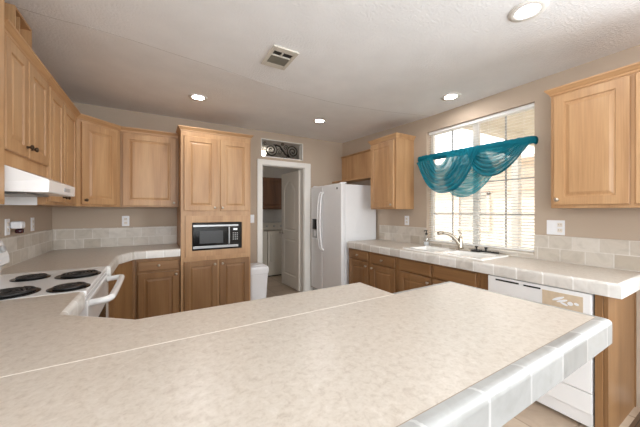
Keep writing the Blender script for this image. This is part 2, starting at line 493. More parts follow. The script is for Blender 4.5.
obj('glass_pane', bx(XR + 0.068, XR + 0.072, s0 + 0.04, s1 - 0.04, 0.79, 2.11), M['glass'], w)
DX0, DX1, DZ = 1.348, 2.055, 2.012
NX0, NX1, NZ0, NZ1 = 1.338, 2.028, 2.122, 2.392
bm = B(); y0, y1 = YB, YB + 0.12
box(bm, XL - 0.12, NX0, y0, y1, 0, 2.6); box(bm, DX1, XR + 0.14, y0, y1, 0, NZ0)
box(bm, NX1, XR + 0.14, y0, y1, NZ0, 2.6); box(bm, NX0, NX1, y0, y1, NZ1, 2.6)
box(bm, NX0, DX1, y0, y1, DZ, NZ0); box(bm, NX0, DX0, y0, y1, 0, DZ)
struct('wall_back', bm, M['wall'])
# wall behind the camera; its two wide glazed openings are added for light
bm = B(); y0, y1 = YN - 0.12, YN
box(bm, XL - 0.12, -0.80, y0, y1, 0, 2.6); box(bm, 0.85, 1.05, y0, y1, 0, 2.6); box(bm, 2.70, XR + 0.14, y0, y1, 0, 2.6)
box(bm, -0.80, 0.85, y0, y1, 0, 0.95); box(bm, 1.05, 2.70, y0, y1, 0, 0.95)
box(bm, -0.80, 0.85, y0, y1, 2.36, 2.6); box(bm, 1.05, 2.70, y0, y1, 2.36, 2.6)
struct('wall_rear', bm, M['wall'])
for i, (a, b) in enumerate(((-0.80, 0.85), (1.05, 2.70))):
    f = B()
    for q in ((a, a + 0.05, 0.95, 2.36), (b - 0.05, b, 0.95, 2.36), ((a + b) / 2 - 0.03, (a + b) / 2 + 0.03, 0.95, 2.36), (a, b, 0.95, 1.0), (a, b, 2.31, 2.36)):
        box(f, q[0], q[1], YN - 0.09, YN - 0.05, q[2], q[3])
    w = struct('window_%d' % (i + 2), f, M['trim'])  # added unseen window, there to light the room from behind
    obj('glass_pane', bx(a + 0.04, b - 0.04, YN - 0.072, YN - 0.068, 0.99, 2.32), M['glass'], w)
# laundry room
struct('wall_laundry_back', bx(0.78, 3.32, LY, LY + 0.1, 0, 2.6), M['wall_l'])
struct('wall_laundry_left', bx(0.78, 0.88, YB + 0.12, LY, 0, 2.6), M['wall_l'])
struct('wall_laundry_right', bx(3.2, 3.3, YB + 0.12, LY, 0, 2.6), M['wall_l'])
struct('ceiling_laundry', bx(0.78, 3.3, YB + 0.12, LY + 0.1, 2.52, 2.62), M['ceil'])

# skirting, door casing
struct('baseboard_right', bx(XR - 0.014, XR, YN, 0.50, 0, 0.09, 0.003), M['trim'])
struct('baseboard_left', bx(XL, XL + 0.014, YN, 0.33, 0, 0.09, 0.003), M['trim'])
bm = B(); box(bm, 1.02, DX0 - 0.07, YB - 0.014, YB, 0, 0.09, 0.003); box(bm, DX1 + 0.11, XR, YB - 0.014, YB, 0, 0.09, 0.003)
struct('baseboard_back', bm, M['trim'])
bm = B(); yf = YB - 0.018
box(bm, DX0 - 0.07, DX0 + 0.004, yf, YB, 0, DZ + 0.068, 0.004); box(bm, DX1 - 0.004, DX1 + 0.105, yf, YB, 0, DZ + 0.068, 0.004)
box(bm, DX0 - 0.07, DX1 + 0.105, yf - 0.002, YB, DZ - 0.004, DZ + 0.07, 0.004)
box(bm, DX0, DX0 + 0.014, YB, YB + 0.12, 0, DZ); box(bm, DX1 - 0.014, DX1, YB, YB + 0.12, 0, DZ); box(bm, DX0, DX1, YB, YB + 0.12, DZ - 0.014, DZ)
struct('trim_2', bm, M['trim'])
# open door swung into the laundry
hx, hy = DX1 - 0.02, YB + 0.13
ang = math.atan2(4.745 - hy, 2.012 - hx)
dr = bpy.data.objects.new('door_1', None); col.objects.link(dr); dr.location = (hx, hy, 0.012); dr.rotation_euler = (0, 0, ang); dr['kind'] = 'structure'
dw, dh, dt = 0.66, 1.975, 0.035
bm = B()
def arch(bm, x0, x1, z0, z1, rise, y, sgn):
    """panel with an arched head: sunk groove and raised field on the face at y"""
    def outline(i):
        pts = [(x0 + i, z0 + i), (x1 - i, z0 + i)]
        n = 10
        for k in range(n + 1):
            u = k / n; x = (x1 - i) + (x0 - x1 + 2 * i) * u
            pts.append((x, z1 - i + rise * math.sin(PI * u)))
        return pts
    rr = []
    for i, dy in ((0, 0), (0.01, 0.008), (0.022, 0.008), (0.045, 0.001)):
        rr.append([bm.verts.new((p[0], y + sgn * dy, p[1])) for p in outline(i)])
    for a, b in zip(rr, rr[1:]):
        for i in range(len(a)):
            j = (i + 1) % len(a); bm.faces.new((a[i], a[j], b[j], b[i]))
    bm.faces.new(rr[-1])
    return rr[0]
box(bm, 0, dw, -dt / 2 + 0.0085, dt / 2 - 0.0085, 0, dh)
cols_ = [(0.11, 0.55)]
for y, sgn in ((-dt / 2, 1), (dt / 2, -1)):
    ya, yb = sorted((y, y + sgn * 0.009))
    for x0, x1 in ((0, 0.11), (0.55, dw)): box(bm, x0, x1, ya, yb, 0, dh)
    for x0, x1 in cols_:
        box(bm, x0, x1, ya, yb, 0, 0.2); box(bm, x0, x1, ya, yb, 0.83, 0.97)
        # arched top rail
        pts = [(x0, dh), (x0, 1.70)]
        for k in range(11):
            u = k / 10; pts.append((x0 + (x1 - x0) * u, 1.70 + 0.12 * math.sin(PI * u)))
        pts.append((x1, dh))
        prism_y(bm, pts, ya, yb)
        arch(bm, x0, x1, 0.97, 1.70, 0.12, y, sgn); arch(bm, x0, x1, 0.2, 0.83, 0.0, y, sgn)
obj('door_leaf', bm, M['door'], dr)
for s in (-1, 1):
    bm = B(); lathe(bm, [(0.03, 0), (0.03, s * 0.008), (0.011, s * 0.012), (0.011, s * 0.035), (0.026, s * 0.045), (0.028, s * 0.06), (0.014, s * 0.068)], (dw - 0.06, s * dt / 2, 0.93), 'y', 16)
    obj('door_knob', bm, M['nickel'], dr)
for z in (0.22, 1.0, 1.76):
    bm = B(); lathe(bm, [(0.008, -0.045), (0.008, 0.045)], (-0.006, -dt / 2 - 0.004, z), 'z', 10); box(bm, 0.0, 0.03, -dt / 2 - 0.003, -dt / 2 - 0.0002, z - 0.045, z + 0.045)
    obj('hinge', bm, M['bronze'], dr)

# backsplash tiles (two courses), window sill
st = 0.91
bm = B(); box(bm, XR - 0.01, XR, 0.47, WL0 - 0.002, st, 1.12, 0.002, 1); box(bm, XR - 0.01, XR, WL1 + 0.002, 3.02, st, 1.12, 0.002, 1); box(bm, XR - 0.01, XR, WL0 - 0.002, WL1 + 0.002, st, WZ0, 0.001, 1)
struct('trim_3', bm, M['splash'])
struct('trim_4', bx(XL + 0.0101, 0.237, YB - 0.01, YB, st, 1.132, 0.002, 1), M['splash'])
struct('trim_5', bx(XL, XL + 0.01, 0.36, YB, st, 1.132, 0.002, 1), M['splash'])
struct('trim_6', bx(XR - 0.012, XR + 0.075, WL0 + 0.001, WL1 - 0.001, WZ0, WZ0 + 0.014, 0.003, 1), M['seam'])

# ------------------------------------------------------------------ window with grid, blind, outdoors
bm = B(); fx0, fx1 = XR + 0.082, XR + 0.118; zb = WZ0 + 0.001
fr = 0.03
box(bm, fx0, fx1, WL0, WL0 + fr, zb, WZ1); box(bm, fx0, fx1, WL1 - fr, WL1, zb, WZ1)
box(bm, fx0, fx1, WL0 + fr, WL1 - fr, zb, zb + fr); box(bm, fx0, fx1, WL0 + fr, WL1 - fr, WZ1 - fr, WZ1)
win = struct('window_1', bm, M['trim'])
bm = bx(fx0 - 0.006, fx1 - 0.003, 1.635, 1.695, zb + fr, WZ1 - fr, 0.002, 1)
obj('meeting_stile', bm, M['trim'], win)
bm = B()
for y in (1.385, 1.94): box(bm, fx0 + 0.012, fx1 - 0.012, y - 0.006, y + 0.006, zb + fr, WZ1 - fr)
for z in (1.29, 1.62, 1.95):
    box(bm, fx0 + 0.0125, fx1 - 0.0125, WL0 + fr, 1.634, z - 0.006, z + 0.006); box(bm, fx0 + 0.0125, fx1 - 0.0125, 1.696, WL1 - fr, z - 0.006, z + 0.006)
obj('muntin_grid', bm, M['grey'], win)
obj('glass_pane', bx(fx0 + 0.004, fx0 + 0.007, WL0 + 0.02, 1.64, zb + 0.02, WZ1 - 0.02), M['glass'], win)
obj('glass_pane', bx(fx0 + 0.004, fx0 + 0.007, 1.69, WL1 - 0.02, zb + 0.02, WZ1 - 0.02), M['glass'], win)

t = thing('window_blind', 'white horizontal slat blind hanging inside the window recess over the sink', 'blind', (XR + 0.045, 1.66, WZ1 - 0.001))
hw = (WL1 - WL0) / 2 - 0.008
obj('headrail', bx(-0.018, 0.02, -hw, hw, -0.032, 0.0, 0.002), M['slat'], t)
bm = B(); ns = 44; zl = WZ0 + 0.05 - WZ1
tilt = math.radians(16)
for i in range(ns):
    z = -0.045 + (zl + 0.045) * i / (ns - 1)
    prev = None; pts = []
    for k in range(5):
        u = -1 + k * 0.5
        pts.append((u * 0.0125 * math.cos(tilt), u * 0.0125 * math.sin(tilt) + 0.0018 * (1 - u * u)))
    top = [(p[0], z + p[1] + 0.0004) for p in pts]; bot = [(p[0], z + p[1] - 0.0004) for p in pts][::-1]
    prism_y(bm, top + bot, -hw, hw)
obj('slats', bm, M['slat'], t)
obj('bottom_rail', bx(-0.013, 0.013, -hw, hw, zl - 0.03, zl - 0.015, 0.003), M['slat'], t)
bm = B()
for y in (-0.45, -0.15, 0.15, 0.45):
    for dx in (-0.0135, 0.0135): tube(bm, [(dx, y, -0.03), (dx, y, zl - 0.02)], 0.0009, 5)
obj('ladder_cords', bm, M['slat'], t)
bm = B(); tube(bm, [(-0.024, hw - 0.05, -0.02), (-0.026, hw - 0.05, -0.62)], 0.003, 6)
obj('tilt_wand', bm, M['clear'], t)

# outdoors
struct('ground_patio', bx(XR + 0.14, 9.0, -6, 12, -0.1, -0.02), M['patio'])
t = thing('patio_cover', 'pale panelled patio roof seen through the top of the window', 'patio cover', (3.0, 0, 2.42))
bm = B()
for i in range(11): box(bm, 0.0, 2.6, 2.02 - (i + 1) * 0.42, 2.02 - i * 0.42 - 0.005, 0.0, 0.05)
obj('roof_panels', bm, M['panelroof'], t)
obj('beam', bx(0.0, 2.6, 1.93, 2.02, -0.10, -0.0005, 0.004), M['panelroof'], t)
for x in (1.38, 2.48):
    obj('post', bx(x, x + 0.09, 1.93, 2.02, -2.44, -0.1005, 0.004), M['trim'], t)
h = thing('house', 'cream neighbouring house with peach window trim outside the window', 'house', (7.4, 4, -0.02))
obj('wall', bx(0, 4, -9, 9, 0, 2.6), M['stucco'], h)
bm = B(); box(bm, -0.06, 0.0, -9, 9, 1.85, 2.1)
obj('fascia_band', bm, M['peach'], h)
bm = B(); prism_y(bm, [(-0.5, 2.55), (2.0, 3.5), (4.5, 2.55), (4.5, 2.5), (-0.5, 2.5)], -9.2, 9.2)
obj('roof', bm, M['peach'], h)
for y in (-1.6, 0.35, 2.4):
    f = B()
    for a in ((y - 0.45, y - 0.38, 0.9, 1.8), (y + 0.38, y + 0.45, 0.9, 1.8), (y - 0.45, y + 0.45, 0.83, 0.9), (y - 0.45, y + 0.45, 1.76, 1.83)):
        box(f, -0.05, 0.0, a[0], a[1], a[2], a[3])
    fo = obj('window_frame', f, M['peach'], h)
    obj('pane', bx(-0.015, -0.003, y - 0.38, y + 0.38, 0.9, 1.76), M['machine'], fo)

# ------------------------------------------------------------------ counters
CT = 0.914
def nosing(path, r=0.02, drop=0.08, depth=0.03, u0=0.0, flat=0.0):
    """tile nosing swept along an open plan path; outward is to the right of travel"""
    bm = B(); P = [Vector((p[0], p[1], 0)) for p in path]; m = len(P)
    prof = [(0.0, 0.0)]                       # (outward, z)
    for k in range(1, 6):
        a = PI / 2 * k / 5; prof.append((flat + r * math.sin(a), -r + r * math.cos(a)))
    prof += [(flat + r, -drop), (r - depth, -drop), (r - depth, -0.026), (0.0, -0.026)]
    if flat: prof.insert(1, (flat, 0.0))
    rings = []; uvl = bm.loops.layers.uv.new('UVMap'); acc = [0.0]
    for i in range(1, m): acc.append(acc[-1] + (P[i] - P[i - 1]).length)
    for i in range(m):
        d0 = (P[i] - P[i - 1]).normalized() if i > 0 else None
        d1 = (P[i + 1] - P[i]).normalized() if i < m - 1 else None
        n0 = Vector((d0.y, -d0.x, 0)) if d0 else None; n1 = Vector((d1.y, -d1.x, 0)) if d1 else None
        if n0 is None: nn = n1
        elif n1 is None: nn = n0
        else:
            nn = (n0 + n1).normalized(); nn = nn / max(0.3, nn.dot(n0))
        rings.append([bm.verts.new(P[i] + nn * o + Vector((0, 0, CT + z))) for o, z in prof])
    for q, (a, b) in enumerate(zip(rings, rings[1:])):
        for i in range(len(prof)):
            j = (i + 1) % len(prof); f = bm.faces.new((a[i], a[j], b[j], b[i])); f.smooth = (i < 6)
            for lp, u in zip(f.loops, (acc[q], acc[q], acc[q + 1], acc[q + 1])): lp[uvl].uv = (u + u0, 0.5)
    for ring in rings:
        for e in {e for v in ring for e in v.link_edges}:
            if e.verts[0] in ring and e.verts[1] in ring: e.smooth = False
    bm.faces.new(rings[0][::-1]); bm.faces.new(rings[-1])
    return bm

def countertop(label, polys, edge_paths, rr=0.02, name='countertop', em='edge', u0=0.0, flat=0.0, drop=0.08):
    bm = B()
    for p in polys: prism(bm, p, CT - 0.026, CT)
    t = thing(name, label, 'countertop', (0, 0, 0))
    obj('laminate_top', bm, M['lam'], t)
    for ep in edge_paths: obj('edge_tile', nosing(ep, rr, drop=drop, u0=u0, flat=flat), M[em], t)
    return t

g = 0.0015
# back-left corner run
xe, ye = -0.305, 3.375
pl = [(XL + 0.011, 2.578), (xe, 2.578), (xe, 3.13), (-0.19, ye), (0.236, ye), (0.236, YB - 0.011), (XL + 0.011, YB - 0.011)]
countertop('beige laminate countertop in the far left corner between range and tall cabinet', [pl], [[(0.236, ye), (-0.19, ye), (xe, 3.13), (xe, 2.578)][::-1]])
# left run and peninsula
xe = -0.325
pl = [(XL + 0.011, 0.99), (1.004, 0.99), (1.004, 1.248), (-0.065, 1.248), (xe, 1.465), (xe, 1.828), (XL + 0.011, 1.828)]
countertop('beige laminate peninsula countertop beside the white range, behind the pale seam', [pl], [[(1.004, 0.99), (1.004, 1.248), (-0.065, 1.248), (xe, 1.465), (xe, 1.828)][::-1][::-1]])
# breakfast bar top
pl = [(XL + 0.011, 0.378), (1.455, 0.378), (1.455, 0.985), (XL + 0.011, 0.985)]
t = countertop('wide beige breakfast bar top in the foreground with white tiled front edge', [pl], [[(XL + 0.011, 0.378), (1.455, 0.378), (1.455, 0.985), (1.03, 0.985)]], rr=0.022, name='bar_top', em='edge_bar_dimmed', u0=0.02, flat=0.015, drop=0.094)
obj('joint_line', bx(XL + 0.011, 1.455, 0.3772, 0.3788, CT - 0.02, CT + 0.0003), M['joint'], t)
obj('seam_strip', bx(XL + 0.011, 1.004, 0.986, 0.9892, CT - 0.02, CT + 0.0004), M['seam'], t)
# sink run
xf, xb = 2.235, XR - 0.0105
SX0, SX1, SY0, SY1 = 2.325, 2.70, 1.30, 2.11
pl = [[(xf, 0.49), (SX0, 0.49), (SX0, 3.02), (xf, 3.02)], [(SX1, 0.49), (xb, 0.49), (xb, 3.02), (SX1, 3.02)],
      [(SX0, 0.49), (SX1, 0.49), (SX1, SY0), (SX0, SY0)], [(SX0, SY1), (SX1, SY1), (SX1, 3.02), (SX0, 3.02)]]
t = countertop('long beige countertop with the white sink under the window', pl, [[(xf, 3.02), (xf, 0.49), (xb, 0.49)]])

# ------------------------------------------------------------------ base cabinets
bh = CT - 0.0815
RW = -PI / 2
def rbase(label, ytop, ybot, items, group=None):
    return base_cabinet(label, (2.25, ytop, 0), RW, ytop - ybot, XR - 2.25 - 0.002, bh, items, group)
rbase('oak base cabinet nearest the fridge, one drawer over one door', 3.03, 2.588,
      [('drawer', 0.03, 0.41, 0.705, 0.815, (0.22, 0.76, 'nickel')), ('door', 0.03, 0.41, 0.13, 0.688, (0.385, 0.645, 'nickel'))])
rbase('oak base cabinet second from the fridge, one drawer over one door', 2.586, 2.148,
      [('drawer', 0.03, 0.41, 0.700, 0.815, (0.22, 0.757, 'nickel')), ('door', 0.03, 0.41, 0.13, 0.685, (0.055, 0.64, 'nickel'))])
# sink base: open-topped carcass so that the bowls hang free
t = thing('base_cabinet', 'wide oak sink cabinet with two plain false fronts over doors', 'cabinet', (2.25, 2.146, 0), RW)
w = 2.146 - 1.262; d = XR - 2.25 - 0.002
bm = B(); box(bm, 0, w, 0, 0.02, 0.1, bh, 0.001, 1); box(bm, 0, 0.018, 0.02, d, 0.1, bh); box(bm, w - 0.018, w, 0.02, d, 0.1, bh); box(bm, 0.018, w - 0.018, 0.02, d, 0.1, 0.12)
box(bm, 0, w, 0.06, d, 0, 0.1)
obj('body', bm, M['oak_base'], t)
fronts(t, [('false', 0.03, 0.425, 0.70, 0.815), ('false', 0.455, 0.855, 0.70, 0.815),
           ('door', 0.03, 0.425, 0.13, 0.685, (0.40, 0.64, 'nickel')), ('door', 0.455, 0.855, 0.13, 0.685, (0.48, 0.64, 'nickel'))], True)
bm = B(); box(bm, 0, 0.063, 0, 0.55, 0.0, bh, 0.0015, 1)
tag(obj('filler_panel', bm, M['oak_base'], None), 'narrow oak filler between sink cabinet and dishwasher', 'panel')
bpy.data.objects['filler_panel'].location = (2.25, 1.260, 0); bpy.data.objects['filler_panel'].rotation_euler = (0, 0, RW)
t = thing('end_panel', 'oak end panel closing the counter run beside the dishwasher', 'panel', (2.25, 0.53, 0))
obj('panel', bx(0.0, XR - 2.25 - 0.015, 0, 0.02, 0, bh, 0.001, 1), M['oak_base'], t)
obj('stile', bx(-0.012, 0.03, 0.0205, 0.055, 0, bh, 0.0015, 1), M['oak_base'], t)
obj('batten', bx(XR - 2.25 - 0.014, XR - 2.25 - 0.001, -0.006, 0.02, 0.0, bh, 0.001, 1), M['oak_base'], t)

# back base cabinet and corner
base_cabinet('oak base cabinet with drawer left of the tall cabinet', (-0.165, 3.39, 0), 0, 0.40, YB - 3.392, bh,
             [('drawer', 0.015, 0.385, 0.70, 0.80, (0.2, 0.755, 'nickel')), ('door', 0.015, 0.385, 0.12, 0.68, (0.36, 0.645, 'nickel'))])
t = thing('base_cabinet', 'plain oak corner cabinet front between range and back drawer cabinet', 'cabinet', (0, 0, 0))
bm = B(); prism(bm, [(XL + 0.002, 2.60), (-0.315, 2.60), (-0.315, 3.12), (-0.195, 3.385), (-0.168, 3.39), (-0.168, YB - 0.002), (XL + 0.002, YB - 0.002)], 0.1, bh)
prism(bm, [(XL + 0.002, 2.60), (-0.37, 2.60), (-0.37, 3.12), (-0.195, 3.44), (-0.168, 3.45), (-0.168, YB - 0.002), (XL + 0.002, YB - 0.002)], 0.0, 0.1)
obj('body', bm, M['oak_base'], t)
# left base under the near counter, peninsula base
t = thing('base_cabinet', 'oak corner base under the peninsula next to the range', 'cabinet', (0, 0, 0))
bm = B(); prism(bm, [(XL + 0.002, 0.72), (-0.07, 0.72), (-0.07, 1.235), (-0.335, 1.455), (-0.335, 1.825), (XL + 0.002, 1.825)], 0.1, bh)
prism(bm, [(XL + 0.002, 0.72), (-0.07, 0.72), (-0.07, 1.18), (-0.39, 1.43), (-0.39, 1.825), (XL + 0.002, 1.825)], 0.0, 0.1)
obj('body', bm, M['oak_base'], t)
for i, (x1, x0, lab) in enumerate(((0.46, -0.068, 'oak peninsula base cabinet under the bar beside the corner base'), (0.985, 0.462, 'oak peninsula base cabinet under the free end of the bar'))):
    w = x1 - x0
    base_cabinet(lab, (x1, 1.235, 0), PI, w, 0.515, bh,
                 [('drawer', 0.02, w - 0.02, 0.70, 0.80, (w / 2, 0.755, 'nickel')), ('door', 0.02, w / 2 - 0.01, 0.12, 0.68, (w / 2 - 0.035, 0.645, 'nickel')), ('door', w / 2 + 0.01, w - 0.02, 0.12, 0.68, (w / 2 + 0.035, 0.645, 'nickel'))])

# ------------------------------------------------------------------ tall cabinet with microwave niche
TX, TY = 0.24, 3.36
t = thing('tall_cabinet', 'tall oak pantry cabinet with built-in microwave niche beside the doorway', 'cabinet', (TX, TY, 0))
w, d, h = 0.765, YB - TY - 0.002, 2.209
bm = B()
mx0, mx1, mz0, mz1 = 0.11, 0.656, 0.882, 1.194
box(bm, 0, w, 0, d, 0.1, mz0, 0.001, 1); box(bm, 0, w, 0, d, mz1, h, 0.001, 1)
box(bm, 0, mx0, 0, d, mz0, mz1); box(bm, mx1, w, 0, d, mz0, mz1); box(bm, mx0, mx1, 0.46, d, mz0, mz1)
box(bm, 0, w, 0.05, d, 0, 0.1)
obj('body', bm, M['oak'], t)
fronts(t, [('door', 0.03, 0.372, 1.322, 2.145, (0.345, 1.36, 'nickel')), ('door', 0.408, 0.745, 1.322, 2.145, (0.43, 1.36, 'nickel')),
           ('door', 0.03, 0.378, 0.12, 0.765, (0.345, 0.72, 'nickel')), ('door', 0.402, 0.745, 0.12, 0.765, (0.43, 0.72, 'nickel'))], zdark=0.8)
bm = B()
sx0, sx1, sz0, sz1 = 0.045, 0.735, 0.815, 1.268
for q in ((sx0, mx0, sz0, sz1), (mx1, sx1, sz0, sz1), (mx0, mx1, sz0, mz0), (mx0, mx1, mz1, sz1)):
    box(bm, q[0], q[1], -0.016, -0.0005, q[2], q[3])
obj('microwave_surround', bm, M['oak'], t)
obj('crown_molding', crown_bm(0, w, 0, d, h - 0.012), M['oak_h'], t)

t = thing('microwave', 'black microwave with steel bands set into the tall oak cabinet', 'microwave', (TX + mx0 + 0.004, TY - 0.02, mz0))
mw, mh = mx1 - mx0 - 0.008, mz1 - mz0 - 0.008
obj('body', bx(0, mw, 0.0, 0.42, 0, mh, 0.003), M['matte'], t)
do = obj('door', bx(0.004, mw * 0.735, -0.014, -0.0003, 0.004, mh - 0.004, 0.003), M['black'], t)
obj('door_window', bx(0.07, mw * 0.60, -0.016, -0.0143, 0.075, mh - 0.085, 0.001, 1), plain('dark_mesh_window', srgb(36, 35, 35), 0.3, var=0.25, scale=60), do)
obj('steel_band', bx(0.004, mw * 0.92, -0.018, -0.0145, mh - 0.04, mh - 0.02, 0.001, 1), M['steel'], do)
obj('steel_band', bx(0.004, mw * 0.92, -0.018, -0.0145, 0.022, 0.05, 0.001, 1), M['steel'], do)
obj('handle', bx(mw * 0.705, mw * 0.735, -0.03, -0.0145, 0.06, mh - 0.046, 0.004), M['steel'], do)
cp = obj('control_panel', bx(mw * 0.742, mw - 0.004, -0.014, -0.0003, 0.004, mh - 0.004, 0.003), M['black'], t)
obj('display', bx(mw * 0.81, mw * 0.90, -0.0155, -0.0142, mh - 0.088, mh - 0.066), M['display'], cp)
for r_ in range(4):
    for c_ in range(3):
        x = mw * (0.80 + 0.042 * c_); z = mh - 0.115 - r_ * 0.024
        obj('button', bx(x, x + 0.013, -0.0153, -0.0142, z - 0.012, z), M['grey'], cp)

# ------------------------------------------------------------------ wall cabinets
# left wall (front faces +X): local x runs along +Y
LX = -0.62
LW = PI / 2
def lcab(label, yn, yf, z0, z1, items, crown=(False, False), lx=LX):
    return wall_cabinet(label, (lx, yn, z0), LW, yf - yn, lx - XL - 0.002, z1 - z0, items, crown)
lcab('honey oak double-door wall cabinet directly above the range hood', 1.86, 2.499, 1.545, 2.187,
     [('door', 0.012, 0.284, 0.07, 0.612, (0.258, 0.125, 'bronze')), ('door', 0.298, 0.622, 0.07, 0.612, (0.326, 0.125, 'bronze'))])
lcab('honey oak double-door wall cabinet right of the range hood', 2.501, 3.338, 1.365, 2.187,
     [('door', 0.015, 0.335, 0.02, 0.79, (0.308, 0.06, 'bronze')), ('door', 0.36, 0.73, 0.02, 0.79, (0.388, 0.06, 'bronze'))])
lcab('deeper oak wall cabinet at the left edge, nearest the camera', 1.20, 1.857, 1.352, 2.405,
     [('door', 0.03, 0.31, 0.02, 1.0, (0.285, 0.06, 'bronze')), ('door', 0.325, 0.590, 0.02, 1.0, (0.35, 0.06, 'bronze'))], None, lx=-0.60)
# diagonal corner
t = thing('wall_cabinet', 'diagonal honey oak corner wall cabinet in the far left corner', 'cabinet', (LX, 3.34, 1.365), PI / 4)
dg = 0.3 * math.sqrt(2)
def loc45(x, y):
    v = Matrix.Rotation(-PI / 4, 3, 'Z') @ Vector((x - LX, y - 3.34, 0)); return (v.x, v.y)
cp_ = [loc45(*p) for p in ((LX, 3.34), (LX + 0.3, 3.64), (LX + 0.3, YB - 0.002), (XL + 0.002, YB - 0.002), (XL + 0.002, 3.34))]
bm = B(); prism(bm, cp_, 0, 0.822); obj('body', bm, M['oak'], t)
fronts(t, [('door', 0.035, dg - 0.05, 0.02, 0.785, (0.062, 0.06, 'bronze'))])
bm = B(); prof = [(0.002, 0.0), (0.006, 0.003), (0.008, 0.014), (0.014, 0.019), (0.025, 0.034), (0.030, 0.038), (0.031, 0.048), (0.0, 0.048)]
rr = []
for o, hh in prof:
    k = o * 0.4142
    rr.append([bm.verts.new(p) for p in ((0 + k, -o, 0.81 + hh), (dg - k, -o, 0.81 + hh), (dg - k, 0.02, 0.81 + hh), (k, 0.02, 0.81 + hh))])
for a, b in zip(rr, rr[1:]):
    for i in range(4): bm.faces.new((a[i], a[(i + 1) % 4], b[(i + 1) % 4], b[i]))
bm.faces.new(rr[0][::-1]); bm.faces.new(rr[-1])
obj('crown_molding', bm, M['oak_h'], t)
# back wall
wall_cabinet('single-door honey oak wall cabinet on the back wall left of the tall cabinet', (-0.318, 3.64, 1.365), 0, 0.555, YB - 3.642, 0.822,
             [('door', 0.02, 0.53, 0.015, 0.79, (0.505, 0.05, 'nickel'))], (False, False))
# right wall (front faces -X): local x runs along -Y
wall_cabinet('oak wall cabinet left of the window with lit side panel', (2.49, 2.857, 1.345), RW, 2.857 - 2.402, XR - 2.49 - 0.002, 0.874,
             [('door', 0.012, 0.425, 0.02, 0.84, (0.395, 0.055, 'nickel'))], (True, True))
wall_cabinet('large honey oak wall cabinet right of the window', (2.48, 0.883, 1.342), RW, 0.81, XR - 2.48 - 0.002, 0.823,
             [('door', 0.022, 0.394, 0.022, 0.80, (0.045, 0.06, 'nickel')), ('door', 0.416, 0.788, 0.022, 0.80, (0.765, 0.06, 'nickel'))], (True, True))
t = thing('wall_shelf', 'open oak shelf with wooden back panel above the refrigerator', 'shelf', (XR, 2.862, 1.79))
L = YB - 2.862 - 0.002
obj('back_panel', bx(-0.018, -0.001, 0, L, 0.0245, 0.44, 0.001, 1), M['oak'], t)
obj('shelf_board', bx(-0.22, -0.001, 0, L, 0.0, 0.024, 0.002, 1), M['oak_h'], t)
obj('top_molding', bx(-0.04, -0.001, 0, L, 0.4405, 0.462, 0.006, 2), M['oak_h'], t)

# wooden display box on top of the hood cabinet
t = thing('display_box', 'small wooden open box standing on top of the hood cabinet', 'box', (-0.69, 2.25, 2.224))
x0, x1, y0, y1, zt = -0.02, 0.04, -0.12, 0.122, 0.209
bm = B(); box(bm, x0, x1, y0, y0 + 0.014, 0, zt); box(bm, x0, x1, y1 - 0.014, y1, 0, zt); box(bm, x0, x1, y0 + 0.014, y1 - 0.014, 0, 0.014); box(bm, x0, x1, y0 + 0.014, y1 - 0.014, zt - 0.014, zt)
obj('frame', bm, M['oak'], t)
obj('back_board', bx(x0, x0 + 0.01, y0 + 0.0145, y1 - 0.0145, 0.0145, zt - 0.0145), M['oak_dark'], t)
obj('divider', bx(x0 + 0.0105, x1 - 0.01, -0.03, -0.018, 0.0145, zt - 0.0145), M['oak'], t)

# ------------------------------------------------------------------ range hood and heat shield
t = thing('range_hood', 'white under-cabinet range hood above the cooktop', 'range hood', (0, 1.86, 0))
bm = B(); a, b = 0.0, 0.60
def hood(bm, pts, y0, y1, inset=0.0):
    va = [bm.verts.new((p[0], y0 + (0.03 * inset if p[0] > -0.5 else 0), p[1])) for p in pts]; vb = [bm.verts.new((p[0], y1 - (0.05 * inset if p[0] > -0.5 else 0), p[1])) for p in pts]
    bm.faces.new(va[::-1]); bm.faces.new(vb)
    for i in range(len(pts)):
        j = (i + 1) % len(pts); bm.faces.new((va[i], va[j], vb[j], vb[i]))
hood(bm, [(XL + 0.002, 1.415), (-0.462, 1.416), (-0.457, 1.420), (-0.455, 1.476), (-0.460, 1.481), (-0.618, 1.543), (XL + 0.002, 1.543)], a, b, 1.0)
obj('hood_shell', bm, M['white'], t)
obj('filter_grille', bx(-0.85, -0.56, 0.1, 0.45, 1.406, 1.4145, 0.002), M['steel'], t)
obj('switch_panel', bx(-0.4565, -0.452, 0.30, 0.42, 1.436, 1.456, 0.001, 1), M['grey'], t)
tag(obj('heat_shield', bx(XL + 0.01, -0.66, 2.4945, 2.4995, 1.36, 1.412), M['white']), 'white heat shield under the hood against the next cabinet side', 'panel')

# ------------------------------------------------------------------ range
t = thing('range', 'white electric coil range between the left countertops', 'range', (0, 2.203, 0))
hwid = 0.372
RZ = 0.915
obj('body', bx(-0.90, -0.335, -hwid, hwid, 0.04, RZ - 0.032, 0.003), M['white'], t)
bm = B(); box(bm, -0.905, -0.302, -hwid, hwid, RZ - 0.03, RZ, 0.008, 3)
ck = obj('cooktop', bm, M['white'], t)
od = obj('oven_door', bx(-0.334, -0.296, -hwid + 0.006, hwid - 0.006, 0.24, 0.86, 0.006), M['white'], t)
obj('oven_window', bx(-0.2962, -0.2935, -0.22, 0.22, 0.42, 0.68), M['black'], od)
hp = [(-0.297, -0.31, 0.835), (-0.25, -0.315, 0.84), (-0.215, -0.30, 0.845), (-0.205, -0.25, 0.847), (-0.203, 0, 0.847), (-0.205, 0.22, 0.847), (-0.215, 0.27, 0.845), (-0.25, 0.285, 0.84), (-0.297, 0.28, 0.835)]
bm = B(); tube(bm, smooth_path(hp, 5), 0.018, 10); obj('handle', bm, M['white'], od)
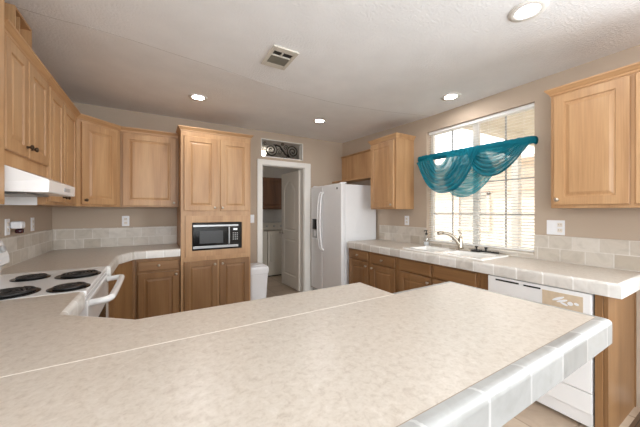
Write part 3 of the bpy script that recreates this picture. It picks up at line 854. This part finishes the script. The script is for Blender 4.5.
obj('front_rail', bx(-0.334, -0.303, -hwid + 0.002, hwid - 0.002, 0.868, RZ - 0.0325, 0.003), M['white'], t)
dr_ = obj('storage_drawer', bx(-0.334, -0.298, -hwid + 0.006, hwid - 0.006, 0.05, 0.228, 0.006), M['white'], t)
obj('feet', bx(-0.85, -0.36, -hwid + 0.03, hwid - 0.03, 0, 0.039), M['matte'], t)
# backguard
bm = B(); prism_y(bm, [(-0.925, RZ - 0.1), (-0.906, RZ - 0.1), (-0.906, RZ), (-0.852, RZ), (-0.846, RZ + 0.05), (-0.81, RZ + 0.075), (-0.812, RZ + 0.12), (-0.842, RZ + 0.215), (-0.86, RZ + 0.23), (-0.925, RZ + 0.23)], -hwid, hwid)
bgd = obj('backguard', bm, M['white'], t)
for y in (-0.3, -0.2, 0.2, 0.3):
    k = B(); lathe(k, [(0.022, 0.0), (0.022, 0.014), (0.018, 0.02)], (0, 0, 0), 'x', 16); 
    k.transform(Matrix.Translation((-0.827, y, RZ + 0.168)) @ Matrix.Rotation(-0.31, 4, 'Y'))
    obj('control_knob', k, M['grey'], bgd)
k = bx(-0.001, 0.003, -0.1, 0.1, -0.025, 0.025); k.transform(Matrix.Translation((-0.827, 0, RZ + 0.168)) @ Matrix.Rotation(-0.31, 4, 'Y'))
obj('clock_panel', k, M['matte'], bgd)
for (x, y, rad) in ((-0.644, 2.335, 0.07), (-0.415, 2.295, 0.095), (-0.615, 1.945, 0.095), (-0.39, 1.94, 0.07)):
    y -= 2.203
    bm = B(); lathe(bm, [(rad + 0.018, RZ + 0.0003), (rad + 0.018, RZ + 0.004), (rad + 0.008, RZ + 0.005), (rad * 0.5, RZ + 0.002), (0.01, RZ + 0.001)], (x, y, 0), 'z', 32)
    bu = obj('drip_pan', bm, M['black'], t)
    pts = []; turns = 4.2; n = 110
    for i in range(n + 1):
        a = 2 * PI * turns * i / n; r_ = 0.018 + (rad - 0.02) * i / n
        pts.append((x + r_ * math.cos(a), y + r_ * math.sin(a), RZ + 0.011))
    bm = B(); tube(bm, pts, 0.0058, 6); obj('coil_burner', bm, M['coil'], bu)

# ------------------------------------------------------------------ refrigerator
FX, FY0, FY1, FH = 2.15, 3.062, 3.905, 1.70
t = thing('refrigerator', 'white side-by-side refrigerator at the far end of the counter', 'refrigerator', (FX, FY0, 0))
wd = FY1 - FY0
obj('body', bx(0.066, XR - FX - 0.03, 0.004, wd - 0.004, 0.02, FH - 0.012, 0.006), M['fridge'], t)
ys = wd * 0.59
rd = obj('refrigerator_door', bx(0.0, 0.062, 0.0, ys - 0.003, 0.12, FH, 0.012, 3), M['fridge'], t)
fd = obj('freezer_door', bx(0.0, 0.062, ys + 0.003, wd, 0.12, FH, 0.012, 3), M['fridge'], t)
def fhandle(y, o):
    pts = [(0.004, y, 1.60), (-0.03, y, 1.56), (-0.052, y, 1.40), (-0.06, y, 1.16), (-0.052, y, 0.94), (-0.03, y, 0.78), (0.004, y, 0.74)]
    bm = B(); tube(bm, smooth_path(pts, 6), 0.014, 10); obj('handle', bm, M['white'], o)
fhandle(ys - 0.035, rd); fhandle(ys + 0.035, fd)
dp = obj('dispenser', bx(-0.006, 0.003, ys + 0.11, ys + 0.29, 0.88, 1.20, 0.003), M['grey'], fd)
obj('dispenser_panel', bx(-0.010, -0.0062, ys + 0.115, ys + 0.285, 1.04, 1.195, 0.002), M['black'], dp)
obj('dispenser_tray', bx(-0.03, -0.0062, ys + 0.125, ys + 0.275, 0.885, 0.905, 0.003), M['plastic'], dp)
obj('dispenser_paddle', bx(-0.012, -0.0062, ys + 0.165, ys + 0.235, 0.93, 1.02, 0.003), M['fridge'], dp)
bm = B(); lathe(bm, [(0.016, 0.0), (0.016, -0.003), (0.012, -0.004)], (0.0, 0.10, 1.635), 'x', 16); obj('badge', bm, M['matte'], rd)
obj('base_grille', bx(0.03, 0.0655, 0.01, wd - 0.01, 0.015, 0.112, 0.003), M['grey'], t)
for y in (0.03, wd - 0.07): obj('hinge_cap', bx(0.02, 0.11, y, y + 0.04, FH + 0.0005, FH + 0.016, 0.003), M['plastic'], t)

# ------------------------------------------------------------------ dishwasher
t = thing('dishwasher', 'white built-in dishwasher with a label on its control strip', 'dishwasher', (2.25, 1.192, 0), RW)
w = 0.60
obj('tub', bx(0.003, w - 0.003, 0.0, 0.53, 0.02, bh - 0.005), M['white'], t)
dd = obj('door', bx(0.002, w - 0.002, -0.024, -0.0005, 0.235, 0.69, 0.004), M['white'], t)
cp = obj('control_strip', bx(0.002, w - 0.002, -0.03, -0.0005, 0.698, bh - 0.006, 0.005), M['white'], t)
obj('latch_slot', bx(0.06, 0.215, -0.0325, -0.0303, bh - 0.033, bh - 0.022), M['matte'], cp)
obj('button_strip', bx(0.245, 0.345, -0.0325, -0.0303, bh - 0.035, bh - 0.025), M['matte'], cp)
ls = obj('label_sticker', bx(0.355, 0.56, -0.0318, -0.0303, 0.70, bh - 0.032), M['sticker'], cp)
bm = B()
for (cx, cz, rw, rh, an) in ((0.44, 0.762, 0.035, 0.008, -0.5), (0.46, 0.752, 0.03, 0.007, -0.4), (0.50, 0.745, 0.014, 0.012, 0), (0.53, 0.75, 0.012, 0.008, 0.2), (0.47, 0.735, 0.02, 0.006, 0.3)):
    q = B(); lathe(q, [(1.0, 0), (1.0, -0.0012), (0.9, -0.0016)], (0, 0, 0), 'y', 18)
    q.transform(Matrix.Translation((cx, -0.0319, cz)) @ Matrix.Rotation(an, 4, 'Y') @ Matrix.Diagonal((rw, 1, rh, 1)))
    merge(bm, q)
obj('label_print', bm, M['plastic'], ls)
obj('access_panel', bx(0.002, w - 0.002, -0.018, -0.0005, 0.105, 0.228, 0.004), M['white'], t)
obj('toe_kick', bx(0.002, w - 0.002, 0.0405, 0.06, 0.0, 0.10), M['grey'], t)

# ------------------------------------------------------------------ sink, faucet and what stands by them
t = thing('sink', 'white double-bowl drop-in sink below the window', 'sink', (SX0, SY0, CT))
wx, wy = SX1 - SX0, SY1 - SY0
bm = B()
def rim_rect(i, z): return [bm.verts.new(p) for p in ((i, i, z), (wx - i, i, z), (wx - i, wy - i, z), (i, wy - i, z))]
# raised rim with two bowl holes
o0 = -0.018
xs = [o0, 0.035, wx - 0.075, wx + 0.018]; ys_ = [o0, 0.03, wy / 2 - 0.02, wy / 2 + 0.02, wy - 0.03, wy + 0.018]
zt = 0.012
def V(x, y, z): return bm.verts.new((x, y, z))
gridv = [[V(x, y, zt) for y in ys_] for x in xs]
for i in range(3):
    for j in range(5):
        if i == 1 and j in (1, 3): continue
        bm.faces.new((gridv[i][j], gridv[i + 1][j], gridv[i + 1][j + 1], gridv[i][j + 1]))
for j in (1, 3):
    top = [gridv[1][j], gridv[2][j], gridv[2][j + 1], gridv[1][j + 1]]
    c = Vector((sum(v.co.x for v in top) / 4, sum(v.co.y for v in top) / 4, 0))
    prev = top
    for s, z in ((0.96, -0.01), (0.9, -0.15), (0.75, -0.175), (0.1, -0.18)):
        ring = [V(c.x + (v.co.x - c.x) * s, c.y + (v.co.y - c.y) * s, z) for v in top]
        for k in range(4): bm.faces.new((prev[k], prev[(k + 1) % 4], ring[(k + 1) % 4], ring[k]))
        prev = ring
    bm.faces.new(prev)
out = [gridv[i][0] for i in range(4)] + [gridv[3][j] for j in range(1, 6)] + [gridv[i][5] for i in (2, 1, 0)] + [gridv[0][j] for j in (4, 3, 2, 1)]
low = [V(v.co.x + (0.004 if v.co.x > wx else (-0.004 if v.co.x < 0 else 0)), v.co.y + (0.004 if v.co.y > wy else (-0.004 if v.co.y < 0 else 0)), 0.0004) for v in out]
for k in range(len(out)): bm.faces.new((out[k], out[(k + 1) % len(out)], low[(k + 1) % len(out)], low[k]))
obj('basin', bm, M['sink'], t)
for y in (wy * 0.26, wy * 0.74):
    bm = B(); lathe(bm, [(0.04, -0.1795), (0.04, -0.176), (0.03, -0.177)], ((0.035 + wx - 0.075) / 2, y, 0), 'z', 20); obj('drain', bm, M['steel'], t)

FXY = (2.675, 1.705); fz = CT + 0.0125
t = thing('faucet', 'brushed nickel pull-out faucet with a lever rising behind the sink', 'faucet', (FXY[0], FXY[1], fz))
bm = B(); box(bm, -0.028, 0.028, -0.11, 0.11, 0, 0.010, 0.004); obj('deck_plate', bm, M['nickel'], t)
bm = B(); lathe(bm, [(0.027, 0.0105), (0.025, 0.03), (0.021, 0.06), (0.021, 0.115), (0.018, 0.13), (0.006, 0.136)], (0, 0, 0), 'z', 18); obj('body', bm, M['nickel'], t)
pts = smooth_path([(-0.005, 0.005, 0.05), (-0.03, 0.024, 0.095), (-0.066, 0.046, 0.138), (-0.108, 0.074, 0.166), (-0.145, 0.098, 0.172)], 6)
bm = B(); tube(bm, pts, [0.020 - 0.005 * (i / len(pts)) for i in range(len(pts))], 10); obj('spout', bm, M['nickel'], t)
bm = B(); tube(bm, [(-0.138, 0.093, 0.173), (-0.165, 0.111, 0.172), (-0.188, 0.126, 0.165)], [0.015, 0.02, 0.018], 12); obj('spray_head', bm, M['nickel'], t)
pts = smooth_path([(0.0, 0.0, 0.128), (0.004, -0.003, 0.155), (0.0, 0.006, 0.18), (-0.01, 0.018, 0.2)], 5)
bm = B(); tube(bm, pts, [0.012 - 0.006 * i / len(pts) for i in range(len(pts))], 10); obj('lever', bm, M['nickel'], t)

t = thing('soap_bottle', 'clear soap bottle with black pump in the window corner', 'bottle', (2.735, 2.165, CT))
bm = B(); lathe(bm, [(0.026, 0.0005), (0.03, 0.006), (0.03, 0.09), (0.024, 0.11), (0.012, 0.12), (0.012, 0.13)], n=18); obj('bottle', bm, M['clear'], t)
bm = B(); lathe(bm, [(0.024, 0.004), (0.026, 0.008), (0.026, 0.045), (0.02, 0.046)], n=16); obj('soap', bm, M['plastic'], t)
bm = B(); lathe(bm, [(0.0145, 0.1305), (0.0145, 0.148), (0.006, 0.15), (0.006, 0.172), (0.013, 0.174), (0.013, 0.184)], n=14); tube(bm, [(0, 0, 0.179), (-0.035, 0, 0.178), (-0.04, 0, 0.17)], 0.005, 8); obj('pump', bm, M['matte'], t)

def strainer(loc, label):
    t = thing('sink_strainer', label, 'sink strainer', loc); t.scale = (1.2, 1.2, 1.5)
    bm = B(); lathe(bm, [(0.034, 0.0005), (0.04, 0.006), (0.04, 0.011), (0.03, 0.013), (0.01, 0.012)], n=20); obj('basket', bm, M['matte'], t)
    bm = B(); lathe(bm, [(0.005, 0.012), (0.005, 0.026), (0.012, 0.03), (0.011, 0.036)], n=12); obj('knob', bm, M['matte'], t)
strainer((2.70, 1.555, CT + 0.0125), 'black sink strainer behind the sink nearest the faucet')
strainer((2.765, 1.50, CT), 'black sink strainer against the wall behind the sink')
t = thing('dish_brush', 'black dish brush lying behind the sink, rightmost of the dark items', 'brush', (2.745, 1.405, CT))
bm = B(); box(bm, -0.02, 0.02, -0.035, 0.03, 0.012, 0.024, 0.004); obj('head', bm, M['matte'], t)
obj('bristles', bx(-0.016, 0.016, -0.03, 0.025, 0.0005, 0.0118), M['iron'], t)
bm = B(); tube(bm, [(0, -0.034, 0.018), (0, -0.09, 0.014), (0, -0.13, 0.009)], 0.006, 8); obj('handle', bm, M['nickel'], t)

# ------------------------------------------------------------------ curtain valance
CXc = XR - 0.055
VY0, VY1 = 1.098, 2.285
t = thing('window_valance', 'teal sheer scarf valance draped in swags across the window', 'curtain', (CXc, 0, 0))
def uvmesh(name, fn, nu, nv, mat, parent):
    bm = B(); uvl = bm.loops.layers.uv.new('UVMap')
    vs = [[bm.verts.new(fn(i / nu, j / nv)) for j in range(nv + 1)] for i in range(nu + 1)]
    for i in range(nu):
        for j in range(nv):
            f = bm.faces.new((vs[i][j], vs[i + 1][j], vs[i + 1][j + 1], vs[i][j + 1])); f.smooth = True
            for lp, (a, b) in zip(f.loops, ((i, j), (i + 1, j), (i + 1, j + 1), (i, j + 1))): lp[uvl].uv = (a / nu, b / nv)
    return obj(name, bm, mat, parent, recalc=False)
rodz = lambda y: 1.945 + (1.925 - 1.945) * (VY1 - y) / (VY1 - VY0)
bm = B(); tube(bm, [(0.05, VY1, rodz(VY1)), (0.0, VY1 - 0.005, rodz(VY1)), (0.0, VY0 + 0.005, rodz(VY0)), (0.05, VY0, rodz(VY0))], 0.008, 8)
obj('rod', bm, M['trim'], t)
def pocket(u, v):
    y = VY1 - (VY1 - VY0) * u; a = 2 * PI * v
    wv = 0.002 * math.sin(u * 140) + 0.002 * math.sin(u * 83 + 1.3)
    xo = -0.022 * math.cos(a) * (1 + 8 * wv); zo = (0.036 + wv * 0.8) * math.sin(a)
    end = min(u, 1 - u); sq = min(1.0, 0.3 + end * 25)
    return (xo * sq - (0 if end > 0.02 else 0.0), y, rodz(y) + zo * (0.75 + 0.25 * sq))
uvmesh('rod_pocket', pocket, 260, 14, M['teal_d'], t)

def swag(name, A0, A1, B0, B1, drop0, drop1, mat, skew=1.0, xo=0.0, folds=7, depth=0.03, nu=48, nv=60, sharp=2.0):
    """folds run from the gather A (A0..A1) to the gather B (B0..B1), sagging by drop0..drop1 ((y, z) points)"""
    def fn(u, v):
        ya = A0[0] + (A1[0] - A0[0]) * v; za = A0[1] + (A1[1] - A0[1]) * v
        yb = B0[0] + (B1[0] - B0[0]) * v; zb_ = B0[1] + (B1[1] - B0[1]) * v
        us = u ** skew
        s = 1 - abs(2 * us - 1) ** sharp
        y = ya + (yb - ya) * u; z = za + (zb_ - za) * u - (drop0 + (drop1 - drop0) * v) * s
        env = math.sin(PI * u) ** 0.5 if 0 < u < 1 else 0
        fo = math.sin(v * folds * 2 * PI + 0.7 * math.sin(u * 3 + v * 5)) + 0.4 * math.sin(v * folds * 4.7 * PI + 2.0)
        x = -0.03 - xo - depth * env * (0.5 + 0.5 * fo) * (0.5 + 0.5 * v) - 0.03 * s * v
        z += 0.006 * env * math.cos(v * folds * 2 * PI)
        return (x, y, z)
    return uvmesh(name, fn, nu, nv, mat, t)
swag('swag', (2.06, 1.94), (2.28, 1.90), (1.86, 1.94), (1.50, 1.95), 0.12, 0.42, M['teal'], skew=1.12, xo=0.016, folds=7, sharp=2.4, depth=0.055)
swag('swag', (1.60, 1.95), (1.66, 1.93), (1.22, 1.92), (1.105, 1.905), 0.06, 0.285, M['teal'], skew=0.84, xo=0.004, folds=6, sharp=2.0, depth=0.05)
swag('swag', (1.60, 1.94), (1.30, 1.92), (1.35, 1.92), (1.105, 1.91), 0.02, 0.12, M['teal_l'], xo=-0.018, folds=3, sharp=2.0, depth=0.02, nv=24)
swag('tail', (1.74, 1.93), (1.93, 1.70), (1.50, 1.93), (1.385, 1.69), 0.04, 0.24, M['teal_l'], skew=0.85, xo=-0.010, folds=5, sharp=2.4, depth=0.035)
for y in (VY1, VY0):
    bm = B(); tube(bm, [(-0.004, y, rodz(y)), (0.02, y, rodz(y)), (0.052, y, rodz(y))], [0.030, 0.034, 0.034], 14, flat=0.45)
    obj('pocket_return', bm, M['teal_d'], t)

# ------------------------------------------------------------------ iron scroll in the opening above the door
t = thing('iron_scroll', 'black wrought iron scroll set in the opening above the doorway', 'wall decor', ((NX0 + NX1) / 2, YB + 0.05, (NZ0 + NZ1) / 2))
HWn, HHn = (NX1 - NX0) / 2, (NZ1 - NZ0) / 2
def spiral(cx, cz, r0, r1, a0, a1, n=40, s=1):
    return [(cx + s * (r0 + (r1 - r0) * k / n) * math.cos(a0 + (a1 - a0) * k / n), 0, cz + (r0 + (r1 - r0) * k / n) * math.sin(a0 + (a1 - a0) * k / n)) for k in range(n + 1)]
p1 = spiral(-0.185, -0.02, 0.02, 0.105, -0.5, 2 * PI * 1.6 - 2.2 + 2.6, 60)
p2 = [(-p[0], 0, -p[2]) for p in p1]
def scroll(pts, r): 
    bm = B(); tube(bm, pts, r, 7); return bm
left = spiral(-0.17, -0.01, 0.012, 0.10, 0.2, 0.2 + 2 * PI * 2.15, 70)
right = spiral(0.19, 0.0, 0.012, 0.10, 3.3, 3.3 + 2 * PI * 2.15, 70)
obj('scroll_coil', scroll(left, 0.0075), M['iron'], t)
obj('scroll_coil', scroll(right, 0.0075), M['iron'], t)
obj('diagonal_bar', scroll([(-0.10, 0.001, 0.075), (-0.03, 0.0, 0.06), (0.06, 0.0, -0.05), (0.13, 0.001, -0.085)], 0.012), M['iron'], t)
for (cx, cz, r1, s, a) in ((-0.03, -0.02, 0.045, 1, 0), (0.07, 0.05, 0.04, -1, 0.6), (0.02, 0.095, 0.025, 1, 1.5), (0.0, -0.1, 0.022, -1, 3.0), (0.1, -0.1, 0.022, 1, 2.0), (-0.27, 0.075, 0.03, 1, 1.0)):
    obj('scroll_curl', scroll(spiral(cx, cz, 0.006, r1, a, a + 2 * PI * 1.4, 36, s), 0.005), M['iron'], t)
obj('stay_bar', scroll([(-HWn + 0.001, 0.0, -0.118), (0, 0, -0.119), (HWn - 0.001, 0, -0.118)], 0.005), M['iron'], t)
bm = B()
ff = 0.012
for q in ((NX0, NX0 + ff, NZ0, NZ1), (NX1 - ff, NX1, NZ0, NZ1), (NX0, NX1, NZ0, NZ0 + ff), (NX0, NX1, NZ1 - ff, NZ1)):
    box(bm, q[0], q[1], YB - 0.004, YB + 0.12, q[2], q[3])
struct('trim_7', bm, M['trim'])

# ------------------------------------------------------------------ ceiling lights, vent, laundry globe
def light(x, y, label):
    z = CZ if y < 2.2 else CZ + (CB - CZ) * (y - 2.25) / (YB - 2.25)
    t = thing('recessed_light', label, 'ceiling light', (x, y, z), 0, 'recessed ceiling lights')
    bm = B(); lathe(bm, [(0.092, 0.0), (0.091, -0.005), (0.062, -0.008), (0.052, -0.003), (0.052, 0.0)], n=32); obj('trim_ring', bm, M['trim'], t)
    bm = B(); lathe(bm, [(0.0515, -0.002), (0.047, -0.0045), (0.02, -0.006)], n=28); obj('lens', bm, M['lens'], t)
light(1.785, 0.742, 'round recessed ceiling light nearest the camera, top right')
light(2.485, 1.682, 'round recessed ceiling light above the sink window')
light(0.372, 3.03, 'round recessed ceiling light in front of the tall oak cabinet')
light(1.795, 3.03, 'round recessed ceiling light in front of the doorway and refrigerator')

t = thing('ceiling_vent', 'square louvred air vent in the ceiling', 'vent', (0.78, 1.893, CZ))
bm = B(); hx_, hy_ = 0.095, 0.135
for q in ((-hx_, -0.07, -hy_, hy_), (0.07, hx_, -hy_, hy_), (-0.07, 0.07, -hy_, -0.085), (-0.07, 0.07, 0.075, hy_), (-0.07, 0.07, -0.035, -0.022)): box(bm, q[0], q[1], q[2], q[3], -0.012, 0.0, 0.003)
obj('frame', bm, M['vent'], t)
obj('duct', bx(-0.07, 0.07, -0.085, 0.075, -0.003, 0.0), M['ventdark'], t)
for i in range(9):
    y = -0.015 + i * 0.0105
    bm = B(); prism_y(bm, [(-0.069, -0.0115), (0.069, -0.0115), (0.069, -0.0095), (-0.069, -0.0095)], y, y + 0.0075); obj('louver', bm, M['vent'] if False else M['ventdark'], t)
obj('damper', bx(-0.069, -0.012, -0.084, -0.036, -0.006, -0.0035), M['matte'], t); obj('damper', bx(0.0, 0.069, -0.084, -0.036, -0.006, -0.0035), M['matte'], t)
obj('damper_lever', bx(-0.01, -0.003, -0.083, -0.04, -0.016, -0.0035, 0.001), M['vent'], t)

t = thing('globe_light', 'glowing white ceiling globe in the laundry room seen above the door', 'ceiling light', (1.80, 5.20, 2.52))
bm = B(); lathe(bm, [(0.06, 0.0), (0.06, -0.02), (0.035, -0.03)], n=20); obj('base', bm, M['trim'], t)
bm = B(); lathe(bm, [(0.025, -0.0305), (0.045, -0.045), (0.058, -0.08), (0.048, -0.115), (0.025, -0.13), (0.005, -0.134)], n=20); obj('globe', bm, M['globe'], t)

# ------------------------------------------------------------------ laundry machines and cabinet
def machine(x0, x1, label, dryer):
    t = thing('dryer' if dryer else 'washing_machine', label, 'dryer' if dryer else 'washer', (x0, 5.32, 0))
    w = x1 - x0
    obj('body', bx(0, w, 0, 0.66, 0.02, 0.915, 0.008), M['machine'], t)
    bm = B(); prism(bm, [(0.0, 0.48), (w, 0.48), (w, 0.66), (0, 0.66)], 0.9155, 1.06)
    bm.verts.ensure_lookup_table()
    for v in bm.verts:
        if v.co.z > 1 and v.co.y < 0.5: v.co.y += 0.05
    cp = obj('control_panel', bm, M['machine'], t)
    for i in range(3):
        bm = B(); lathe(bm, [(0.022, 0.0), (0.022, -0.016), (0.018, -0.02)], (w * (0.25 + 0.25 * i), 0.506, 0.99), 'y', 14); obj('dial', bm, M['grey'], cp)
    if dryer: obj('door', bx(0.06, w - 0.06, -0.014, -0.0005, 0.3, 0.86, 0.01), M['machine'], t)
    else: obj('lid', bx(0.05, w - 0.05, 0.04, 0.45, 0.9155, 0.93, 0.005), M['machine'], t)
    obj('base_plinth', bx(0.02, w - 0.02, 0.03, 0.6, 0, 0.0195), M['matte'], t)
machine(1.27, 1.93, 'white washing machine in the laundry, left of the dryer', False)
machine(1.94, 2.60, 'white dryer in the laundry behind the open door', True)
wall_cabinet('brown wooden wall cabinet above the laundry machines', (1.25, 5.68, 1.36), 0, 1.25, LY - 5.682, 0.68,
             [('door', 0.02, 0.62, 0.02, 0.66), ('door', 0.63, 1.23, 0.02, 0.66)], None)
for o in list(col.objects):
    if o.parent and o.parent.get('label', '').startswith('brown wooden wall cabinet'):
        o.data.materials[0] = M['oak_dark']

# ------------------------------------------------------------------ trash can
t = thing('trash_can', 'white plastic trash can with swing lid beside the tall cabinet', 'trash can', (1.165, 3.64, 0))
bm = B()
def rrect(w, d, r, z, n=4):
    out = []
    for (sx, sy, a0) in ((1, 1, 0), (-1, 1, PI / 2), (-1, -1, PI), (1, -1, 1.5 * PI)):
        for k in range(n + 1):
            a = a0 + PI / 2 * k / n; out.append((sx * (w / 2 - r) + r * math.cos(a), sy * (d / 2 - r) + r * math.sin(a), z))
    return out
def loft(bm, secs):
    rr = [[bm.verts.new(p) for p in s] for s in secs]
    for a, b in zip(rr, rr[1:]):
        for i in range(len(a)):
            j = (i + 1) % len(a); bm.faces.new((a[i], a[j], b[j], b[i]))
    bm.faces.new(rr[0][::-1]); bm.faces.new(rr[-1])
loft(bm, [rrect(0.20, 0.22, 0.03, 0.0), rrect(0.25, 0.28, 0.035, 0.50), rrect(0.262, 0.292, 0.035, 0.505), rrect(0.262, 0.292, 0.035, 0.525)])
obj('bin', bm, M['plastic'], t)
bm = B(); loft(bm, [rrect(0.27, 0.30, 0.035, 0.5255), rrect(0.268, 0.298, 0.035, 0.565), rrect(0.25, 0.28, 0.035, 0.59), rrect(0.20, 0.22, 0.03, 0.605)])
ld = obj('lid', bm, M['plastic'], t)
bm = bx(-0.08, 0.08, -0.09, 0.09, 0.6052, 0.612, 0.003); obj('swing_flap', bm, M['plastic'], ld)

# ------------------------------------------------------------------ outlets, switches, plug-in
def outlet(label, loc, rot, w=0.072, h=0.118, kind='outlet', name='outlet'):
    t = thing(name, label, 'outlet' if kind != 'switch' else 'light switch', loc, rot)
    obj('cover_plate', bx(-w / 2, w / 2, -0.006, -0.0003, -h / 2, h / 2, 0.002), M['plastic'], t)
    cs = [0] if w < 0.1 else [-w / 4, w / 4]
    for i, cx in enumerate(cs):
        if kind == 'switch' or (w > 0.1 and i == 0):
            obj('switch_paddle', bx(cx - 0.016, cx + 0.016, -0.009, -0.0062, -0.033, 0.033, 0.001, 1), M['plastic'], t)
        else:
            for z in (-0.022, 0.022):
                s = obj('socket', bx(cx - 0.016, cx + 0.016, -0.0085, -0.0062, z - 0.015, z + 0.015, 0.002), M['seam'], t)
                bm = B(); box(bm, cx - 0.008, cx - 0.006, -0.0089, -0.0086, z - 0.002, z + 0.008); box(bm, cx + 0.006, cx + 0.008, -0.0089, -0.0086, z - 0.002, z + 0.008)
                obj('slots', bm, M['matte'], s)
    return t
outlet('white wall outlet above the back counter under the single-door cabinet', (-0.294, YB, 1.205), 0)
outlet('white wall outlet on the left wall near the far corner', (XL, 3.395, 1.205), LW)
outlet('white wall outlet behind the plug-in freshener by the range', (XL, 2.91, 1.205), LW)
outlet('white switch and outlet plate on the wall right of the window', (XR, 0.965, 1.188), RW, w=0.118, kind='double', name='switch_plate')
outlet('white wall outlet between the fridge and the window', (XR, 2.515, 1.20), RW)
outlet('white light switch on the back wall between tall cabinet and door', (1.205, YB, 1.21), 0, w=0.06, kind='switch', name='light_switch')
t = thing('air_freshener', 'white plug-in air freshener with dark liquid on the left wall', 'air freshener', (XL + 0.01, 2.955, 1.20), LW)
obj('plug_body', bx(-0.03, 0.04, -0.065, 0.0, -0.01, 0.045, 0.012, 3), M['plastic'], t)
bm = B(); lathe(bm, [(0.02, -0.045), (0.024, -0.04), (0.024, -0.018), (0.012, -0.0105)], (0.008, -0.04, 0), 'z', 16); obj('refill', bm, M['amber'], t)
